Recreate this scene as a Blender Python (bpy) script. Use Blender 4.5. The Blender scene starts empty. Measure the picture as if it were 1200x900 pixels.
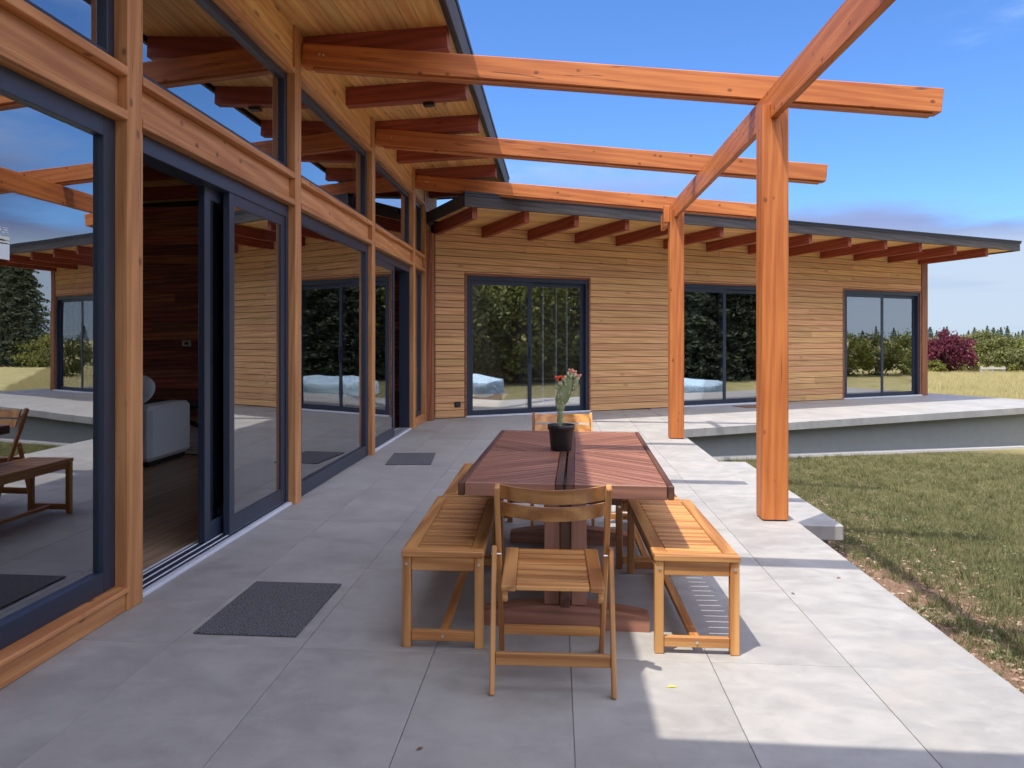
import bpy, bmesh, math, random
import numpy as np
from mathutils import Matrix, Vector

random.seed(7)
rng = np.random.default_rng(7)
sc = bpy.context.scene
COL = sc.collection
R = math.radians

# ------------------------------------------------------------------ camera
cam_d = bpy.data.cameras.new("camera")
cam = bpy.data.objects.new("camera", cam_d)
COL.objects.link(cam)
FPX = 900.0
cam_d.sensor_fit = 'HORIZONTAL'
cam_d.sensor_width = 36.0
cam_d.lens = 36.0 * FPX / 1200.0
cam_d.shift_x = (600 - 575) / 1200.0
cam_d.shift_y = -(450 - 396.5) / 1200.0
cam_d.clip_start = 0.05
cam_d.clip_end = 3000
PSI = math.atan((652 - 575) / FPX)
cam.matrix_world = Matrix.Translation((0, 0, 1.4)) @ Matrix.Rotation(PSI, 4, 'Z') @ Matrix.Rotation(R(90), 4, 'X')
sc.camera = cam

# ------------------------------------------------------------------ light and sky
SUN = Vector((-0.28, -0.305, 1.0)).normalized()
sun_d = bpy.data.lights.new("sun", 'SUN')
sun_d.energy = 2.0
sun_d.angle = R(0.5)
sun_d.color = (1.0, 0.93, 0.83)
sun = bpy.data.objects.new("sun", sun_d)
sun.rotation_euler = SUN.to_track_quat('Z', 'Y').to_euler()
COL.objects.link(sun)

SKY_TINT = (0.255, 0.385, 0.57, 1)
CLOUD_HIGH = (6.2, 6.3, 7.2, 1)  # white cloud, brightness raised to add fill in the shade
CLOUD_LOW = (1.55, 1.80, 2.18, 1)
world = bpy.data.worlds.new("World")
sc.world = world
world.use_nodes = True
wn, wl = world.node_tree.nodes, world.node_tree.links
wn.clear()
w_out = wn.new('ShaderNodeOutputWorld')
w_bg = wn.new('ShaderNodeBackground')
w_bg.inputs['Strength'].default_value = 0.15
w_sky = wn.new('ShaderNodeTexSky')
w_sky.sky_type = 'NISHITA'
w_sky.sun_disc = False
w_sky.sun_elevation = math.asin(SUN.z)
w_sky.sun_rotation = math.atan2(SUN.x, SUN.y)
w_sky.altitude = 0
w_sky.air_density = 1.0
w_sky.dust_density = 0.3
w_sky.ozone_density = 2.5


def wnode(t, **kw):
    n = wn.new(t)
    for k, v in kw.items():
        setattr(n, k, v)
    return n


def wmath(op, a, b=None, clamp=False):
    n = wnode('ShaderNodeMath', operation=op, use_clamp=clamp)
    for i, v in enumerate((a, b)):
        if v is None:
            continue
        if isinstance(v, (int, float)):
            n.inputs[i].default_value = v
        else:
            wl.new(v, n.inputs[i])
    return n.outputs[0]


w_tc = wnode('ShaderNodeTexCoord')
w_sep = wnode('ShaderNodeSeparateXYZ')
wl.new(w_tc.outputs['Generated'], w_sep.inputs[0])
zc = wmath('MAXIMUM', w_sep.outputs[2], 0.0)
den = wmath('ADD', zc, 0.06)
cx = wmath('DIVIDE', w_sep.outputs[0], den)
cy = wmath('DIVIDE', w_sep.outputs[1], den)
w_cmb = wnode('ShaderNodeCombineXYZ')
wl.new(cx, w_cmb.inputs[0])
wl.new(cy, w_cmb.inputs[1])
w_n1 = wnode('ShaderNodeTexNoise')
w_n1.inputs['Scale'].default_value = 0.42
w_n1.inputs['Detail'].default_value = 7
w_n1.inputs['Roughness'].default_value = 0.55
w_n1.inputs['Distortion'].default_value = 0.25
w_map = wnode('ShaderNodeMapping')
w_map.inputs['Location'].default_value = (3.1, 1.7, 0.0)
wl.new(w_cmb.outputs[0], w_map.inputs[0])
wl.new(w_map.outputs[0], w_n1.inputs['Vector'])
low = wmath('SUBTRACT', 1.0, wmath('MULTIPLY', zc, 3.3), True)           # hazy bank of cloud towards the horizon
low2 = wmath('POWER', low, 2.2)
w_dot = wnode('ShaderNodeVectorMath', operation='DOT_PRODUCT')              # broken cloud, thickened off view for fill light, clearing towards the north
wl.new(w_tc.outputs['Generated'], w_dot.inputs[0])
w_dot.inputs[1].default_value = (0.10, 0.96, 0.26)
w_clr = wnode('ShaderNodeMapRange', interpolation_type='SMOOTHSTEP')
wl.new(w_dot.outputs['Value'], w_clr.inputs[0])
w_clr.inputs[1].default_value = 0.45
w_clr.inputs[2].default_value = 0.90
w_clr.inputs[3].default_value = 0.28
w_clr.inputs[4].default_value = -0.05
cl = wmath('ADD', wmath('ADD', w_n1.outputs[0], wmath('MULTIPLY', low2, 0.85)), w_clr.outputs[0])
w_rmp = wnode('ShaderNodeMapRange', interpolation_type='SMOOTHSTEP')
wl.new(cl, w_rmp.inputs[0])
w_rmp.inputs[1].default_value = 0.53
w_rmp.inputs[2].default_value = 0.74
cfac = wmath('MULTIPLY', w_rmp.outputs[0], 0.92)
w_tint = wnode('ShaderNodeMix', data_type='RGBA', blend_type='MULTIPLY')
w_tint.inputs[0].default_value = 1.0
wl.new(w_sky.outputs[0], w_tint.inputs[6])
w_tint.inputs[7].default_value = SKY_TINT
w_cc = wnode('ShaderNodeMix', data_type='RGBA')                              # pale bank, then grey violet, then white
w_up = wnode('ShaderNodeMapRange', interpolation_type='SMOOTHSTEP')
wl.new(zc, w_up.inputs[0])
w_up.inputs[1].default_value = 0.17
w_up.inputs[2].default_value = 0.34
w_lo = wnode('ShaderNodeMix', data_type='RGBA')
w_lr = wnode('ShaderNodeMapRange', interpolation_type='SMOOTHSTEP')
wl.new(zc, w_lr.inputs[0])
w_lr.inputs[1].default_value = 0.095
w_lr.inputs[2].default_value = 0.135
wl.new(w_lr.outputs[0], w_lo.inputs[0])
w_lo.inputs[6].default_value = CLOUD_LOW
w_lo.inputs[7].default_value = (0.85, 1.02, 1.75, 1)
wl.new(w_up.outputs[0], w_cc.inputs[0])
wl.new(w_lo.outputs[2], w_cc.inputs[6])
w_cc.inputs[7].default_value = CLOUD_HIGH
w_n2 = wnode('ShaderNodeTexNoise')
w_n2.inputs['Scale'].default_value = 0.30
w_n2.inputs['Detail'].default_value = 5
wl.new(w_map.outputs[0], w_n2.inputs['Vector'])
w_gr = wnode('ShaderNodeMapRange', interpolation_type='SMOOTHSTEP')
wl.new(w_n2.outputs[0], w_gr.inputs[0])
w_gr.inputs[1].default_value = 0.46
w_gr.inputs[2].default_value = 0.62
w_c2 = wnode('ShaderNodeMix', data_type='RGBA', blend_type='MULTIPLY')     # grey violet undersides
wl.new(wmath('MULTIPLY', w_gr.outputs[0], wmath('MULTIPLY', wmath('SUBTRACT', 1.0, low2), 0.8)), w_c2.inputs[0])
wl.new(w_cc.outputs[2], w_c2.inputs[6])
w_c2.inputs[7].default_value = (0.42, 0.52, 0.78, 1)
w_mix = wnode('ShaderNodeMix', data_type='RGBA')
wl.new(cfac, w_mix.inputs[0])
wl.new(w_tint.outputs[2], w_mix.inputs[6])
wl.new(w_c2.outputs[2], w_mix.inputs[7])
wl.new(w_mix.outputs[2], w_bg.inputs['Color'])
wl.new(w_bg.outputs[0], w_out.inputs[0])

sc.view_settings.view_transform = 'Standard'
sc.view_settings.look = 'None'
sc.view_settings.gamma = 1.0
sc.view_settings.exposure = 1.4
sc.view_settings.use_curve_mapping = False
sc.render.engine = 'CYCLES'
cy_ = sc.cycles
cy_.use_denoising = True
cy_.max_bounces = 10
cy_.diffuse_bounces = 6
cy_.glossy_bounces = 5
cy_.transmission_bounces = 4
cy_.transparent_max_bounces = 16
cy_.caustics_reflective = True
cy_.sample_clamp_indirect = 5.0
cy_.blur_glossy = 0.5
cy_.caustics_refractive = False

# ------------------------------------------------------------------ materials


class NT:
    """small wrapper around one material's node tree"""

    def __init__(self, name):
        self.m = bpy.data.materials.new(name)
        self.m.use_nodes = True
        self.n = self.m.node_tree.nodes
        self.l = self.m.node_tree.links
        self.b = self.n.get('Principled BSDF')
        self.out = self.n.get('Material Output')

    def node(self, t, ins=None, **kw):
        n = self.n.new(t)
        for k, v in kw.items():
            setattr(n, k, v)
        for k, v in (ins or {}).items():
            self.set(n.inputs[k], v)
        return n

    def set(self, sock, v):
        if hasattr(v, 'is_linked') or isinstance(v, bpy.types.NodeSocket):
            self.l.new(v, sock)
        elif isinstance(v, tuple) and len(v) == 3 and sock.type == 'RGBA':
            sock.default_value = (*v, 1)
        else:
            sock.default_value = v

    def math(self, op, a, b=0.0, clamp=False):
        return self.node('ShaderNodeMath', {0: a, 1: b}, operation=op, use_clamp=clamp).outputs[0]

    def mix(self, f, a, b, blend='MIX'):
        n = self.node('ShaderNodeMix', {0: f, 6: a, 7: b}, data_type='RGBA', blend_type=blend)
        return n.outputs[2]

    def rng(self, v, a, b, c=0.0, d=1.0, smooth=True):
        return self.node('ShaderNodeMapRange', {0: v, 1: a, 2: b, 3: c, 4: d},
                         interpolation_type='SMOOTHSTEP' if smooth else 'LINEAR').outputs[0]

    def noise(self, vec, scale, detail=4.0, rough=0.55, dist=0.0):
        n = self.node('ShaderNodeTexNoise', {'Scale': scale, 'Detail': detail, 'Roughness': rough, 'Distortion': dist})
        self.l.new(vec, n.inputs['Vector'])
        return n.outputs[0]

    def coords(self, rand=True):
        tc = self.node('ShaderNodeTexCoord')
        v = tc.outputs['Object']
        if rand:
            oi = self.node('ShaderNodeObjectInfo')
            r = oi.outputs['Random']
            c = self.node('ShaderNodeCombineXYZ', {0: self.math('MULTIPLY', r, 61.0), 1: self.math('MULTIPLY', r, 37.7), 2: self.math('MULTIPLY', r, 23.3)})
            v = self.node('ShaderNodeVectorMath', {0: v, 1: c.outputs[0]}, operation='ADD').outputs[0]
            self.rand = r
        return v

    def scale(self, v, s):
        return self.node('ShaderNodeVectorMath', {0: v, 1: s}, operation='MULTIPLY').outputs[0]

    def bump(self, h, dist, strength=1.0):
        n = self.node('ShaderNodeBump', {'Height': h, 'Distance': dist, 'Strength': strength})
        self.l.new(n.outputs[0], self.b.inputs['Normal'])

    def done(self, col=None, rough=0.6, spec=None):
        if col is not None:
            self.set(self.b.inputs['Base Color'], col)
        self.set(self.b.inputs['Roughness'], rough)
        if spec is not None:
            self.b.inputs['Specular IOR Level'].default_value = spec
        return self.m


def wood(name, light, dark, knots=0.6, rough=0.55, var=0.22, grain=1.0, fine=70.0, hue=0.0, spec=0.4, ring=0.36, kg=0.55, crack=0.0, kr=0.2, ks=(2.2, 5.0)):
    t = NT(name)
    p = t.coords()
    ps = t.scale(p, (0.55, 9.0 * grain, 9.0 * grain))
    warp = t.noise(t.scale(p, (0.8, 2.2, 2.2)), 1.3, 2.0)
    wv = t.node('ShaderNodeTexWave', {'Scale': 0.85, 'Distortion': 7.5, 'Detail': 2.5, 'Detail Scale': 1.1, 'Detail Roughness': 0.55},
                wave_type='BANDS', bands_direction='DIAGONAL', wave_profile='SIN')
    t.l.new(ps, wv.inputs['Vector'])
    fib = t.noise(t.scale(p, (1.6, fine, fine)), 1.0, 4.0, 0.65)
    g = t.math('ADD', t.math('MULTIPLY', wv.outputs[0], ring), t.math('MULTIPLY', fib, 0.95 - ring))
    g = t.math('ADD', g, t.math('MULTIPLY', t.math('SUBTRACT', warp, 0.5), 0.7))
    f = t.rng(g, 0.15, 0.85)
    col = t.mix(f, dark, light)
    # knots
    vor = t.node('ShaderNodeTexVoronoi', {'Scale': 1.0, 'Randomness': 1.0})
    t.l.new(t.scale(p, (ks[0], ks[1], ks[1])), vor.inputs['Vector'])
    sepc = t.node('ShaderNodeSeparateColor', {0: vor.outputs['Color']})
    gate = t.rng(sepc.outputs[0], kg, kg + .05)
    k = t.math('MULTIPLY', t.rng(vor.outputs['Distance'], 0.05, kr, 1.0, 0.0), gate)
    kd = tuple(c * 0.35 for c in dark)
    col = t.mix(t.math('MULTIPLY', k, knots), col, kd)
    if crack:
        cn = t.noise(t.scale(p, (0.35, 16.0, 16.0)), 1.0, 2.0, 0.4)
        ln = t.rng(t.math('ABSOLUTE', t.math('SUBTRACT', cn, 0.5)), 0.0, 0.012, 1.0, 0.0)
        ln = t.math('MULTIPLY', ln, t.rng(t.noise(t.scale(p, (0.8, 3.0, 3.0)), 1.0, 2.0), 0.52, 0.60))
        col = t.mix(t.math('MULTIPLY', ln, crack), col, kd)
        g = t.math('SUBTRACT', g, t.math('MULTIPLY', ln, crack))
    # board to board variation
    hv = t.node('ShaderNodeHueSaturation', {'Hue': t.rng(t.rand, 0, 1, 0.5 - hue, 0.5 + hue, False), 'Value': t.rng(t.math('FRACT', t.math('MULTIPLY', t.rand, 17.3)), 0, 1, 1 - var, 1 + var, False), 'Color': col})
    t.bump(g, 0.0015, 0.5)
    return t.done(hv.outputs[0], rough, spec)


M_POST = wood('fir_post_wood', (0.62, 0.30, 0.115), (0.42, 0.175, 0.06), knots=0.85, var=0.10, ring=0.28, kg=0.45, crack=0.7, kr=0.17, ks=(5.0, 7.5))
M_BAND = wood('fir_header_wood', (0.65, 0.31, 0.12), (0.43, 0.17, 0.06), knots=0.9, var=0.10, ring=0.28, kg=0.45, crack=0.5, kr=0.18, ks=(4.5, 6.5))
M_BEAM = wood('stained_beam_wood', (0.60, 0.205, 0.052), (0.40, 0.108, 0.026), knots=0.85, rough=0.5, var=0.08, ring=0.26, kg=0.30, crack=0.8, kr=0.17, ks=(5.5, 8.0))
M_RAFT = wood('red_rafter_wood', (0.36, 0.08, 0.038), (0.23, 0.045, 0.022), knots=0.5, var=0.10)
M_SIDE = wood('cedar_siding_wood', (0.67, 0.39, 0.175), (0.54, 0.29, 0.12), knots=0.4, var=0.13, grain=1.3, hue=0.008, rough=0.7, ring=0.5, fine=26)
M_SOFF = wood('soffit_pine_wood', (0.84, 0.50, 0.19), (0.66, 0.33, 0.10), knots=0.8, var=0.13, hue=0.008)
M_TRIM = wood('reddish_trim_wood', (0.34, 0.135, 0.065), (0.20, 0.07, 0.03), knots=0.4, var=0.08)
M_ACAC = wood('acacia_slat_wood', (0.64, 0.325, 0.105), (0.36, 0.14, 0.038), knots=0.55, var=0.2, rough=0.42, spec=0.5, fine=110)
M_TABL = wood('dark_table_wood', (0.36, 0.17, 0.11), (0.225, 0.095, 0.062), knots=0.2, var=0.14, rough=0.38, spec=0.5, fine=110)
M_TDRK = wood('dark_edge_wood', (0.13, 0.06, 0.035), (0.07, 0.03, 0.02), knots=0.2, var=0.1, rough=0.45)
M_INWL = wood('interior_panel_wood', (0.52, 0.17, 0.085), (0.24, 0.065, 0.035), knots=0.3, var=0.45, hue=0.012)
M_FLOR = wood('floor_board_wood', (0.40, 0.28, 0.19), (0.26, 0.175, 0.115), knots=0.2, var=0.16, rough=0.4)
M_BLKW = wood('black_stained_wood', (0.035, 0.028, 0.024), (0.015, 0.012, 0.01), knots=0.1, var=0.1, rough=0.5)
M_BARK = wood('bark', (0.12, 0.085, 0.06), (0.05, 0.035, 0.025), knots=0.2, rough=0.95)
M_GREYW = wood('weathered_fence_wood', (0.46, 0.44, 0.40), (0.32, 0.30, 0.27), knots=0.1, rough=0.9)


def plain(name, col, rough=0.5, metal=0.0, nscale=30.0, amt=0.12, bump=0.0, spec=0.5):
    t = NT(name)
    p = t.coords()
    n = t.noise(p, nscale, 5.0, 0.6)
    c = t.mix(n, tuple(x * (1 - amt) for x in col), tuple(min(1, x * (1 + amt)) for x in col))
    t.b.inputs['Metallic'].default_value = metal
    if bump:
        t.bump(n, bump)
    return t.done(c, rough, spec)


M_FRAME = plain('dark_aluminium', (0.024, 0.034, 0.058), 0.38, 0.0, 12, 0.15, spec=0.5)
M_SILL = plain('light_aluminium', (0.66, 0.69, 0.76), 0.45, 0.0, 20, 0.08)
M_STEEL = plain('bright_steel', (0.7, 0.68, 0.64), 0.3, 1.0, 20, 0.05)
M_FASC = wood('dark_fascia_wood', (0.072, 0.062, 0.062), (0.04, 0.034, 0.034), knots=0.3, var=0.08, rough=0.7)
M_DRIP = plain('black_roof_metal', (0.018, 0.018, 0.022), 0.45, 0.3)
M_ROOF = plain('roof_membrane', (0.06, 0.06, 0.065), 0.85, 0.0, 60, 0.2)
M_CAVE = plain('dark_backing', (0.05, 0.035, 0.025), 0.9)
M_DRYW = plain('painted_plaster', (0.40, 0.38, 0.35), 0.9, 0.0, 8, 0.04)
M_DARK = plain('dimmed_room_wall', (0.07, 0.062, 0.055), 0.85, 0.0, 8, 0.06)  # wall colour darkened so the wing rooms look dim behind the glass
M_FDN = plain('grey_foundation_paint', (0.19, 0.205, 0.20), 0.85, 0.0, 6, 0.12)
M_FOOT = plain('pale_footing_concrete', (0.55, 0.53, 0.50), 0.9, 0.0, 25, 0.15, 0.004)
M_PLATE = plain('white_plastic', (0.75, 0.74, 0.70), 0.4)
M_BLKP = plain('black_plastic', (0.014, 0.014, 0.016), 0.38)
M_SOIL = plain('potting_soil', (0.05, 0.032, 0.022), 0.95, 0.0, 90, 0.5, 0.01)
M_SOFA = plain('pale_blue_fabric', (0.78, 0.83, 0.90), 0.95, 0.0, 120, 0.1, 0.002)
M_RED = plain('red_petal', (0.80, 0.12, 0.04), 0.5)
M_PINK = plain('pink_petal', (0.80, 0.38, 0.28), 0.5)
M_YLEAF = plain('yellow_leaf', (0.75, 0.55, 0.08), 0.6)


def concrete(name, base, var=0.06):
    t = NT(name)
    p = t.coords()
    big = t.noise(p, 1.6, 6.0, 0.6, 0.4)
    cloud = t.noise(t.scale(p, (1.0, 1.6, 1.0)), 4.5, 8.0, 0.62, 0.8)
    fine = t.noise(p, 160.0, 3.0, 0.7)
    f = t.math('ADD', t.math('MULTIPLY', big, 0.5), t.math('MULTIPLY', cloud, 0.5))
    c = t.mix(t.rng(f, 0.32, 0.68), tuple(x * 0.78 for x in base), tuple(x * 1.10 for x in base))
    warm = t.rng(t.noise(p, 2.3, 3.0), 0.5, 0.75, 0, 0.35)
    spk = t.rng(t.noise(p, 13.0, 7.0, 0.7, 0.8), 0.55, 0.78, 0.0, 0.42)
    c = t.mix(spk, c, tuple(min(1, x * 1.28) for x in base))
    c = t.mix(warm, c, (base[0] * 1.04, base[1] * 0.97, base[2] * 0.88))
    c = t.mix(t.math('MULTIPLY', fine, 0.16), c, tuple(x * 0.6 for x in base))
    st = t.rng(t.noise(t.scale(p, (1.0, 0.8, 1.0)), 3.1, 7.0, 0.68, 1.2), 0.58, 0.74, 0.0, 0.30)
    c = t.mix(st, c, tuple(x * 0.62 for x in base))
    hv = t.node('ShaderNodeHueSaturation', {'Value': t.rng(t.rand, 0, 1, 1 - var, 1 + var, False), 'Color': c})
    t.bump(t.math('ADD', fine, t.math('MULTIPLY', cloud, 2.0)), 0.0006, 0.7)
    return t.done(hv.outputs[0], t.rng(cloud, 0.3, 0.7, 0.52, 0.72), 0.4)


M_TILE = concrete('concrete_paver', (0.37, 0.36, 0.342), 0.04)
M_SLAB = concrete('cast_concrete', (0.36, 0.352, 0.338), 0.02)
M_JOINT = plain('joint_sand', (0.36, 0.345, 0.325), 0.95, 0, 90, 0.2)


def mat_mesh():
    t = NT('woven_mat')
    p = t.coords(False)
    v = t.node('ShaderNodeTexVoronoi', {'Scale': 150.0})
    t.l.new(p, v.inputs['Vector'])
    n = t.noise(p, 170.0, 3.0, 0.7)
    c = t.mix(t.rng(n, 0.35, 0.68), (0.035, 0.036, 0.042), (0.24, 0.24, 0.255))
    t.bump(t.math('ADD', n, v.outputs['Distance']), 0.004)
    return t.done(c, 0.95, 0.2)


M_MAT = mat_mesh()
M_MATB = plain('brown_coir', (0.20, 0.11, 0.07), 0.95, 0, 150, 0.4, 0.004)


def glass(name, r0, r1, tint):
    t = NT(name)
    t.n.remove(t.b)
    lw = t.node('ShaderNodeFresnel', {'IOR': 1.52})
    fac = t.math('ADD', r0, t.math('MULTIPLY', lw.outputs[0], r1), True)
    p = t.node('ShaderNodeTexCoord').outputs['Object']
    n = t.noise(p, 1.1, 2.0)
    bp = t.node('ShaderNodeBump', {'Height': n, 'Distance': 0.0012, 'Strength': 0.6})
    gl = t.node('ShaderNodeBsdfGlossy', {'Color': (0.94, 0.97, 1.0), 'Roughness': 0.0})
    t.l.new(bp.outputs[0], gl.inputs['Normal'])
    tr = t.node('ShaderNodeBsdfTransparent', {'Color': tint})
    mx = t.node('ShaderNodeMixShader', {0: fac, 1: tr.outputs[0], 2: gl.outputs[0]})
    t.l.new(mx.outputs[0], t.out.inputs[0])
    return t.m


M_GLASS = glass('coated_glass', 0.34, 1.0, (0.90, 0.93, 0.93))


def leafmat(name, a, b, trans=0.25):
    t = NT(name)
    g = t.node('ShaderNodeNewGeometry')
    r = g.outputs['Random Per Island']
    c = t.mix(r, a, b)
    t.b.inputs['Base Color'].default_value = (*a, 1)
    t.set(t.b.inputs['Base Color'], c)
    t.b.inputs['Roughness'].default_value = 0.6
    t.b.inputs['Specular IOR Level'].default_value = 0.25
    tl = t.node('ShaderNodeBsdfTranslucent')
    t.l.new(c, tl.inputs[0])
    mx = t.node('ShaderNodeMixShader', {0: trans, 1: t.b.outputs[0], 2: tl.outputs[0]})
    t.l.new(mx.outputs[0], t.out.inputs[0])
    return t.m


M_LGRN = leafmat('green_leaf', (0.095, 0.11, 0.03), (0.165, 0.17, 0.055))
M_LYEL = leafmat('yellow_green_leaf', (0.12, 0.14, 0.03), (0.24, 0.24, 0.055))
M_LPUR = leafmat('purple_leaf', (0.085, 0.014, 0.03), (0.17, 0.035, 0.06))
M_LDRK = leafmat('dark_needle', (0.045, 0.062, 0.034), (0.085, 0.10, 0.058), 0.15)
M_LHAZE = leafmat('hazed_needle', (0.075, 0.115, 0.105), (0.105, 0.145, 0.13), 0.1)  # distance haze mixed into the needle colour
M_GRAS = leafmat('lawn_blade', (0.095, 0.118, 0.038), (0.26, 0.245, 0.12), 0.3)
M_STRAW = leafmat('straw_blade', (0.36, 0.31, 0.125), (0.56, 0.49, 0.25), 0.3)
M_WEED = leafmat('weed_leaf', (0.12, 0.15, 0.06), (0.22, 0.23, 0.11), 0.3)


def ground_mat():
    t = NT('lawn_and_soil')
    tc = t.node('ShaderNodeTexCoord')
    p = tc.outputs['Object']
    s = t.node('ShaderNodeSeparateXYZ', {0: p})
    n1 = t.noise(p, 0.9, 5.0, 0.6)
    n2 = t.noise(p, 9.0, 6.0, 0.65)
    n3 = t.noise(p, 70.0, 4.0, 0.7)
    soil = t.mix(t.rng(n2, 0.3, 0.7), (0.19, 0.105, 0.065), (0.31, 0.19, 0.125))
    soil = t.mix(t.rng(n3, 0.35, 0.75), soil, (0.36, 0.25, 0.18))
    grs = t.mix(t.rng(n2, 0.3, 0.7), (0.12, 0.115, 0.05), (0.24, 0.20, 0.105))
    # soil along the patio edge
    d = t.math('ADD', s.outputs[0], t.math('MULTIPLY', t.math('SUBTRACT', n1, 0.5), 1.3))
    d = t.math('ADD', d, t.math('MULTIPLY', t.math('SUBTRACT', n2, 0.5), 0.5))
    d = t.math('ADD', d, t.rng(s.outputs[1], 5.5, 9.0, 0.0, 0.7))
    fs = t.rng(d, 2.8, 3.25)
    near = t.mix(fs, soil, grs)
    straw = t.mix(n2, (0.38, 0.32, 0.135), (0.54, 0.46, 0.23))
    gg = t.mix(t.rng(n1, 0.48, 0.68, 0, .7), straw, (0.26, 0.26, 0.09))
    rad = t.math('ADD', s.outputs[1], t.math('MULTIPLY', t.math('ABSOLUTE', s.outputs[0]), 0.45))
    ff = t.rng(t.math('ADD', rad, t.math('MULTIPLY', n1, 4.0)), 20.5, 24.0)
    c = t.mix(ff, near, gg)
    t.bump(t.math('ADD', t.math('MULTIPLY', n2, 1.5), n3), 0.03)
    return t.done(c, 0.95, 0.1)


M_GRND = ground_mat()
M_CRUMB = leafmat('soil_crumb', (0.17, 0.10, 0.065), (0.42, 0.31, 0.23), 0.0)


def cactus_mat():
    t = NT('cactus_skin')
    p = t.coords(False)
    n = t.noise(p, 14.0, 4.0)
    c = t.mix(t.rng(n, 0.35, 0.7), (0.16, 0.22, 0.09), (0.30, 0.36, 0.19))
    v = t.node('ShaderNodeTexVoronoi', {'Scale': 55.0})
    t.l.new(p, v.inputs['Vector'])
    c = t.mix(t.rng(v.outputs['Distance'], 0.12, 0.3, 0.8, 0.0), c, (0.62, 0.60, 0.45))
    t.bump(n, 0.004)
    return t.done(c, 0.65)


M_CACT = cactus_mat()
M_BUD = plain('pale_bud', (0.45, 0.50, 0.30), 0.6)


def tarp_mat():
    t = NT('pool_cover')
    p = t.coords(False)
    n = t.noise(p, 2.2, 6.0, 0.6, 1.2)
    c = t.mix(n, (0.34, 0.50, 0.62), (0.55, 0.68, 0.76))
    t.bump(n, 0.12)
    return t.done(c, 0.4)


M_TARP = tarp_mat()


def rug_mat():
    t = NT('striped_rug')
    p = t.coords(False)
    w = t.node('ShaderNodeTexWave', {'Scale': 2.6, 'Distortion': 0.6, 'Detail': 3.0}, wave_type='BANDS', bands_direction='Y')
    t.l.new(p, w.inputs['Vector'])
    c = t.mix(t.rng(w.outputs[0], 0.35, 0.6), (0.10, 0.075, 0.065), (0.60, 0.56, 0.52))
    return t.done(c, 0.95, 0.1)


M_RUG = rug_mat()

# ------------------------------------------------------------------ object helpers
WM = {}


def link(o, parent=None, world=None, **props):
    COL.objects.link(o)
    w = world if world is not None else (WM[parent] if parent is not None else Matrix())
    WM[o] = w.copy()
    if parent is not None:
        o.parent = parent
        o.matrix_basis = WM[parent].inverted() @ w
    else:
        o.matrix_basis = w
    for k, v in props.items():
        if v:
            o[k] = v
    return o


def thing(name, label, cat, world=None, group=None):
    return link(bpy.data.objects.new(name, None), None, world if world is not None else Matrix(), label=label, category=cat, group=group)


_cache = {}


def boxdata(sx, sy, sz, c):
    hx, hy, hz = sx / 2, sy / 2, sz / 2
    c = min(c, hx * .6, hy * .6, hz * .6)
    if c <= 0:
        v = [(x, y, z) for x in (-hx, hx) for y in (-hy, hy) for z in (-hz, hz)]
        f = [(0, 1, 3, 2), (4, 6, 7, 5), (0, 4, 5, 1), (2, 3, 7, 6), (0, 2, 6, 4), (1, 5, 7, 3)]
        return v, f
    v, ix = [], {}
    for a in (-1, 1):
        for b in (-1, 1):
            for d in (-1, 1):
                for ax in range(3):
                    ix[(a, b, d, ax)] = len(v)
                    v.append((a * (hx if ax == 0 else hx - c), b * (hy if ax == 1 else hy - c), d * (hz if ax == 2 else hz - c)))
    f = []
    S = ((-1, -1), (1, -1), (1, 1), (-1, 1))
    for s in (-1, 1):
        f.append([ix[(s, a, b, 0)] for a, b in S])
        f.append([ix[(a, s, b, 1)] for a, b in S])
        f.append([ix[(a, b, s, 2)] for a, b in S])
    for a, b in S:
        f.append([ix[(a, b, -1, 0)], ix[(a, b, 1, 0)], ix[(a, b, 1, 1)], ix[(a, b, -1, 1)]])
        f.append([ix[(a, -1, b, 0)], ix[(a, 1, b, 0)], ix[(a, 1, b, 2)], ix[(a, -1, b, 2)]])
        f.append([ix[(-1, a, b, 1)], ix[(1, a, b, 1)], ix[(1, a, b, 2)], ix[(-1, a, b, 2)]])
    for a in (-1, 1):
        for b in (-1, 1):
            for d in (-1, 1):
                f.append([ix[(a, b, d, k)] for k in range(3)])
    # outward winding
    out = []
    V = [Vector(q) for q in v]
    for q in f:
        n = (V[q[1]] - V[q[0]]).cross(V[q[2]] - V[q[0]])
        ctr = sum((V[i] for i in q), Vector()) / len(q)
        out.append(q if n.dot(ctr) > 0 else q[::-1])
    return v, out


def mesh(name, v, f, mats, smooth=False, mi=None):
    me = bpy.data.meshes.new(name)
    me.from_pydata([tuple(q) for q in v], [], f)
    for m in (mats if isinstance(mats, (list, tuple)) else [mats]):
        me.materials.append(m)
    if mi is not None:
        me.polygons.foreach_set('material_index', mi)
    if smooth:
        me.polygons.foreach_set('use_smooth', [True] * len(f))
    me.update()
    return me


def boxmesh(name, s, mat, c):
    key = (round(s[0], 4), round(s[1], 4), round(s[2], 4), mat.name, c)
    if key not in _cache:
        _cache[key] = mesh(name, *boxdata(*s, c), mat)
    return _cache[key]


AX = {0: Matrix.Identity(4), 1: Matrix(((0, -1, 0, 0), (1, 0, 0, 0), (0, 0, 1, 0), (0, 0, 0, 1))),
      2: Matrix(((0, 0, -1, 0), (0, 1, 0, 0), (1, 0, 0, 0), (0, 0, 0, 1)))}


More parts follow.
